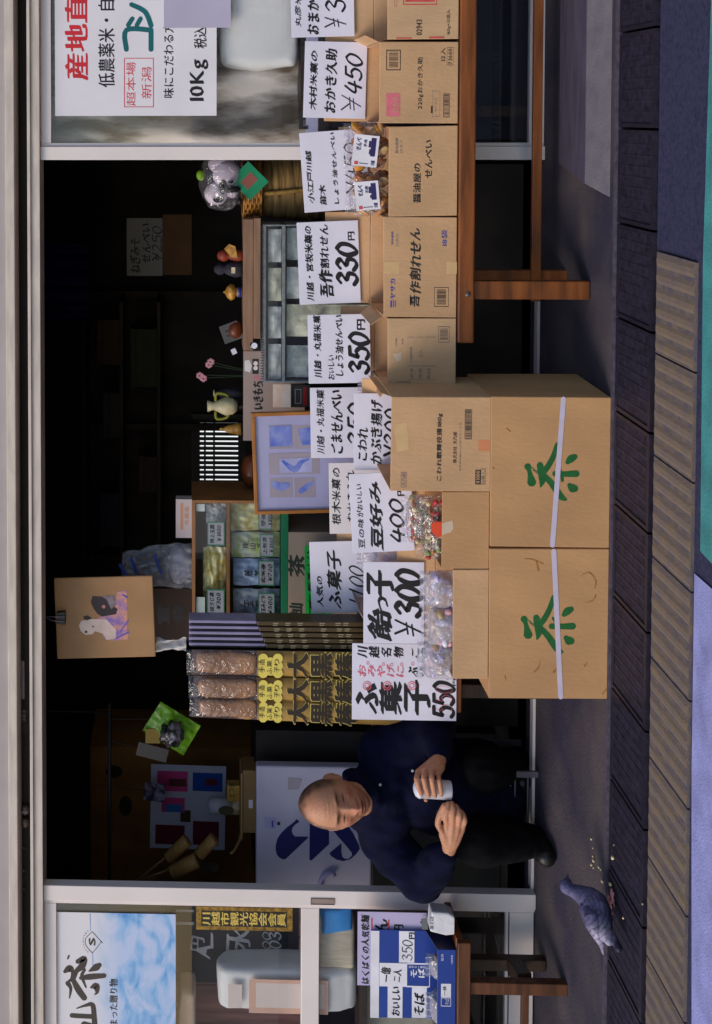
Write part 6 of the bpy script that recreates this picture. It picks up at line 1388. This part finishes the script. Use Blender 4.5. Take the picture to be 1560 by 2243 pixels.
# clothes
def cloth(parts, voxel, amp, sc, name, mat, smooth=(.5, 6)):
    m = MB()
    for pts, rad in parts: m.limb([Vector(p) for p in pts], rad, 20)
    me = remesh(m, voxel, smooth)
    for v in me.vertices:
        n = noise.noise(v.co*sc)*.6+noise.noise(Vector((v.co.x*sc*2.6, v.co.y*sc, v.co.z*sc*1.4)))*.5-.7*abs(noise.noise(Vector((v.co.x*sc*1.1+v.co.z*sc*.9, v.co.y*sc*.5, v.co.z*sc*.7+3))))
        v.co += v.normal*amp*n
    return place(me, name, mat, man)
NAVY = M('navy_jacket', S(20, 23, 62, .42), .92, .25, 30, .2, 300, spec=.15)
BLK = M('black_trousers', (.005, .0045, .006), .95, .25, 30, .2, 260, spec=.1)
mid = lambda a, b, k_=.5: a+(b-a)*k_
cloth([([NB_+Vector((0, .01, .0)), CH+Vector((.02, .02, .02)), mid(CH, PE), PE], [.085, .165, .175, .185]),
       ([Q(846, 1735, 4.60), Q(842, 1790, 4.60), RS], [.10, .10, .09]), ([RS, mid(RS, RE), RE], [.092, .083, .080]), ([RE, mid(RE, RW), mid(RE, RW, .86)], [.078, .066, .047]),
       ([Q(850, 1715, 4.62), Q(845, 1680, 4.64), LS], [.10, .10, .088]), ([LS, mid(LS, LE), LE], [.092, .083, .076]), ([LE, mid(LE, LW_), mid(LE, LW_, .86)], [.074, .064, .046]),
       ([Q(768, 1700, 4.64), Q(786, 1708, 4.56), Q(822, 1740, 4.50)], [.034, .034, .024]), ([Q(768, 1700, 4.64), Q(770, 1745, 4.68), Q(786, 1796, 4.62)], [.034, .045, .034]), ([Q(786, 1796, 4.62), Q(806, 1790, 4.54), Q(826, 1756, 4.50)], [.034, .034, .024]), ([Q(800, 1745, 4.58), Q(840, 1745, 4.58)], [.07, .09])],
      .008, .015, 9, 'jacket', NAVY)
cloth([([PE, RH, mid(RH, RK), RK], [.15, .12, .10, .085]), ([RK, mid(RK, RA), mid(RK, RA, .93)], [.083, .072, .06]),
       ([PE, LH, mid(LH, LKn), LKn], [.15, .12, .10, .085]), ([LKn, mid(LKn, LA), mid(LKn, LA, .95)], [.083, .072, .06])], .009, .007, 12, 'trousers', BLK)
def shoe(A, tip, nm='shoe'):
    d_ = (tip-A); m = MB()
    m.limb([A, A+d_*.5+Vector((0, 0, -.012)), tip], [.043, .045, .036], 18)
    me = remesh(m, .005, (.5, 3))
    zmin = -MO.z+apron_z(A.y+MO.y)
    for v in me.vertices: v.co.z = max(v.co.z, min(A.z, tip.z)-.036)
    return place(me, nm, M('black_shoe', (.006, .006, .006), .45, .2, 30), man)
shoe(Vector((RA.x, RA.y, .036)), Vector((RA.x+.008, 4.585-MO.y, .036-ZS+apron_z(4.585))))
shoe(Vector((LA.x, LA.y, .040)), Vector((LA.x, LA.y-.12, .040)))
BTN = M('snap_button', S(220, 215, 205, .95), .3)
for x, y, Y in ((833, 1719, None), (989, 1871, None), (959, 1660, None), (904, 1688, None)):
    jk = [ch for ch in man.children if ch.name.startswith('jacket')][0]
    d = ray(x, y).normalized(); hit, loc, nor, _ = jk.ray_cast(CAM-MO, d)
    if hit:
        b_ = MB().lathe([(.001, .0022), (.004, .002), (.0052, 0), (.0052, -.002)], seg=14)
        r_ = nor.to_track_quat('Z', 'Y').to_matrix(); b_.v = [tuple(r_ @ Vector(v)) for v in b_.v]
        o = b_.build('button', BTN, man, 0, loc)
# the cup he holds
cup = thing('white_cup', 'white lidded cup held in the left hand of the seated man', 'cup', Q(988, 1731, 4.372)+MO)
ax = (Q(905, 1726, 4.372)-Q(988, 1731, 4.372)); L = ax.length; rr = .0315
m = MB().lathe([(rr*.92, 0), (rr*1.0, .004), (rr*1.0, L*.80), (rr*1.04, L*.805)], seg=32); r_ = ax.to_track_quat('Z', 'Y').to_matrix()
m.v = [tuple(r_ @ Vector(v)) for v in m.v]; m.build('cup_body', M('cup_white', S(232, 230, 240, .97), .4, .03, 10), cup)
m = MB().lathe([(rr*1.04, L*.806), (rr*1.03, L*.86), (rr*.8, L*.94), (rr*.4, L*.985), (.001, L)], seg=32); m.v = [tuple(r_ @ Vector(v)) for v in m.v]
m.build('lid', M('lid_white', S(224, 222, 236, .97), .3, .03, 10), cup)

# ================================================================ pigeon and crumbs
ppos = G(1346, 1972, -.003); pg = thing('pigeon', 'blue grey pigeon standing on the drain cover, its back to the street', 'pigeon', ppos); PO = Vector(pg.location)
Yp = ppos.y
def R_(x, y, dY): return P(x, y, Yp+dY)-PO
px1 = Yp/2800
m = MB()
spine = [(1241, 1944, .055, 14.5), (1253, 1950, .05, 14), (1268, 1957, .04, 18), (1286, 1967, .03, 26), (1301, 1981, .01, 32), (1311, 2000, -.02, 30), (1318, 2022, -.05, 24), (1326, 2045, -.085, 16), (1334, 2062, -.11, 9)]
m.limb([R_(x, y, d) for x, y, d, r in spine], [r*px1 for *_, r in spine], 20)
m.limb([R_(1241, 1942, .058), R_(1243, 1932, .082)], [15*px1, 10*px1], 14)
# folded wings
for a_, b__ in (([(1284, 1980, -.005, 5), (1296, 2010, -.052, 17), (1306, 2040, -.075, 13), (1318, 2070, -.09, 6.5), (1322, 2090, -.10, 2.5)], 0), ([(1282, 1966, .03, 5), (1284, 1992, -.005, 15), (1292, 2026, -.05, 11), (1306, 2054, -.08, 6), (1315, 2070, -.09, 2.5)], 1), ([(1302, 1968, .015, 6), (1316, 1985, -.026, 14), (1322, 2010, -.05, 12)], 1)):
    m.limb([R_(x, y, d) for x, y, d, r in a_], [r*px1 for *_, r in a_], 14)
# tail fan
tl = [R_(1322, 2040, -.075), R_(1346, 2058, -.10), R_(1355, 2078, -.135)]
m.limb(tl, [12*px1, 9*px1, 8*px1], 12)
me = remesh(m, .0022, (.5, 3))
BACK, NECK, WING, DARK, HEADC = Vector(S(116, 112, 154, .66)), Vector(S(58, 54, 98, .5)), Vector(S(190, 180, 206, .85)), Vector(S(44, 40, 62, .45)), Vector(S(104, 106, 156, .6))
h0, n0, w0_ = R_(1243, 1942, .06), R_(1270, 1958, .04), R_(1318, 2055, -.09)
def feath(co):
    n = noise.noise(co*110)*.6+noise.noise(co*45)*.5
    t = (co-n0).length; c_ = BACK.lerp(NECK, exp(-((co-n0).length/.028)**2)).lerp(HEADC, exp(-((co-h0).length/.024)**2))
    c_ = c_.lerp(WING, sm(.06, .02, (co-w0_).length)*.9); belly = sm(.0, .02, (R_(1312, 1975, 0).z-co.z)); c_ = c_.lerp(DARK, .55*belly*sm(.03, .0, (co-w0_).length*0+max(0, .05-(co-w0_).length)))
    b_ = abs((co-R_(1300, 2020, -.05)).length-.012); c_ = c_.lerp(DARK, .5*exp(-(b_/.004)**2)); c_ = c_.lerp(DARK, .8*sm(.03, .015, (co-tl[2]).length))
    u_ = (w0_-co).normalized().dot((w0_-R_(1276, 1985, -.03)).normalized())
    q_ = (co-R_(1276, 1985, -.03)).length; c_ = c_.lerp(DARK, .75*exp(-(abs(sin(q_*230+n*1.5))/.35)**2)*sm(.02, .05, q_)*sm(.06, .03, abs((co-R_(1300, 2020, -.05)).length-.02)))
    return c_*(1+.75*n)
paint(me, feath); place(me, 'body', vcol_mat('feathers', .6, .5, 160, .2), pg)
PINK = M('pigeon_leg', S(226, 150, 150, .85), .5, .15, 60)
for fx, fy, dd in ((1346, 1974, -.012), (1341, 1990, .03)):
    f0 = R_(1322, fy+16, -.0+dd*.5); m = MB(); ft = G(fx, fy, -.003)-PO+Vector((0, dd*.0, .004))
    m.tube([f0, mid(f0, ft)+Vector((-.004, .006, 0)), ft], [.009, .005, .0042], 8)
    for a_ in (-.5, 0, .5): e_ = ft+Vector((.036*cos(a_)*.8+.004, .022*cos(a_)*.6+.026*sin(a_), -.001)); m.tube([ft, mid(ft, e_)+Vector((0, 0, .003)), e_], [.0042, .0036, .002], 6)
    m.tube([ft, ft+Vector((-.014, -.008, -.002))], [.0024, .0012], 6); m.build('leg', PINK, pg)
b0 = R_(1244, 1930, .088); MB().tube([b0, b0+Vector((.008, .012, -.003)), b0+Vector((.013, .02, -.007))], [.0045, .003, .0008], 8).build('beak', M('beak_grey', S(90, 80, 84, .7), .5), pg)
MB().ell(R_(1243, 1929, .078), (.004, .004, .003), 10, 8).build('cere', M('cere_white', S(230, 225, 230, .95), .6), pg)
MB().ell(R_(1240, 1934, .052), (.0035, .0035, .0035), 12, 8).build('eye', M('eye_orange', S(190, 80, 30, .8), .15), pg)
CRB = M('bread_crumb_mat', S(224, 206, 160, .95), .85, .2, 60, .3, 200)
cr_ = [(1297, 1838, .9), (1300, 1858, .7), (1300, 1876, .8), (1303, 1886, 1.4), (1298, 1894, 1.3), (1301, 1901, .7), (1314, 1900, 1.1), (1318, 1905, 1.), (1345, 1879, 1.5), (1346, 1851, .7), (1322, 1931, 1.4), (1340, 1938, 1.5), (1409, 1980, .8), (1367, 2011, .9)]
proto = None
for x, y, s_ in cr_:
    z = .0 if x < 1341 else -.002
    p = G(x, y, z); 
    if proto is None:
        m = MB().ell((0, 0, .0028), (.0042, .0036, .003), 10, 7, fn=lambda p_: p_*(1+.5*noise.noise(p_*400)))
        proto = tag(m.build('bread_crumb', CRB, None, 0, p), 'tiny pale bread crumb on the ground near the pigeon', 'crumb', 'bread crumbs round the pigeon'); ob = proto
    else: ob = proto.copy(); COL.objects.link(ob); ob.location = p
    ob.scale = (s_,)*3; ob.rotation_euler = (0, 0, x*1.7)
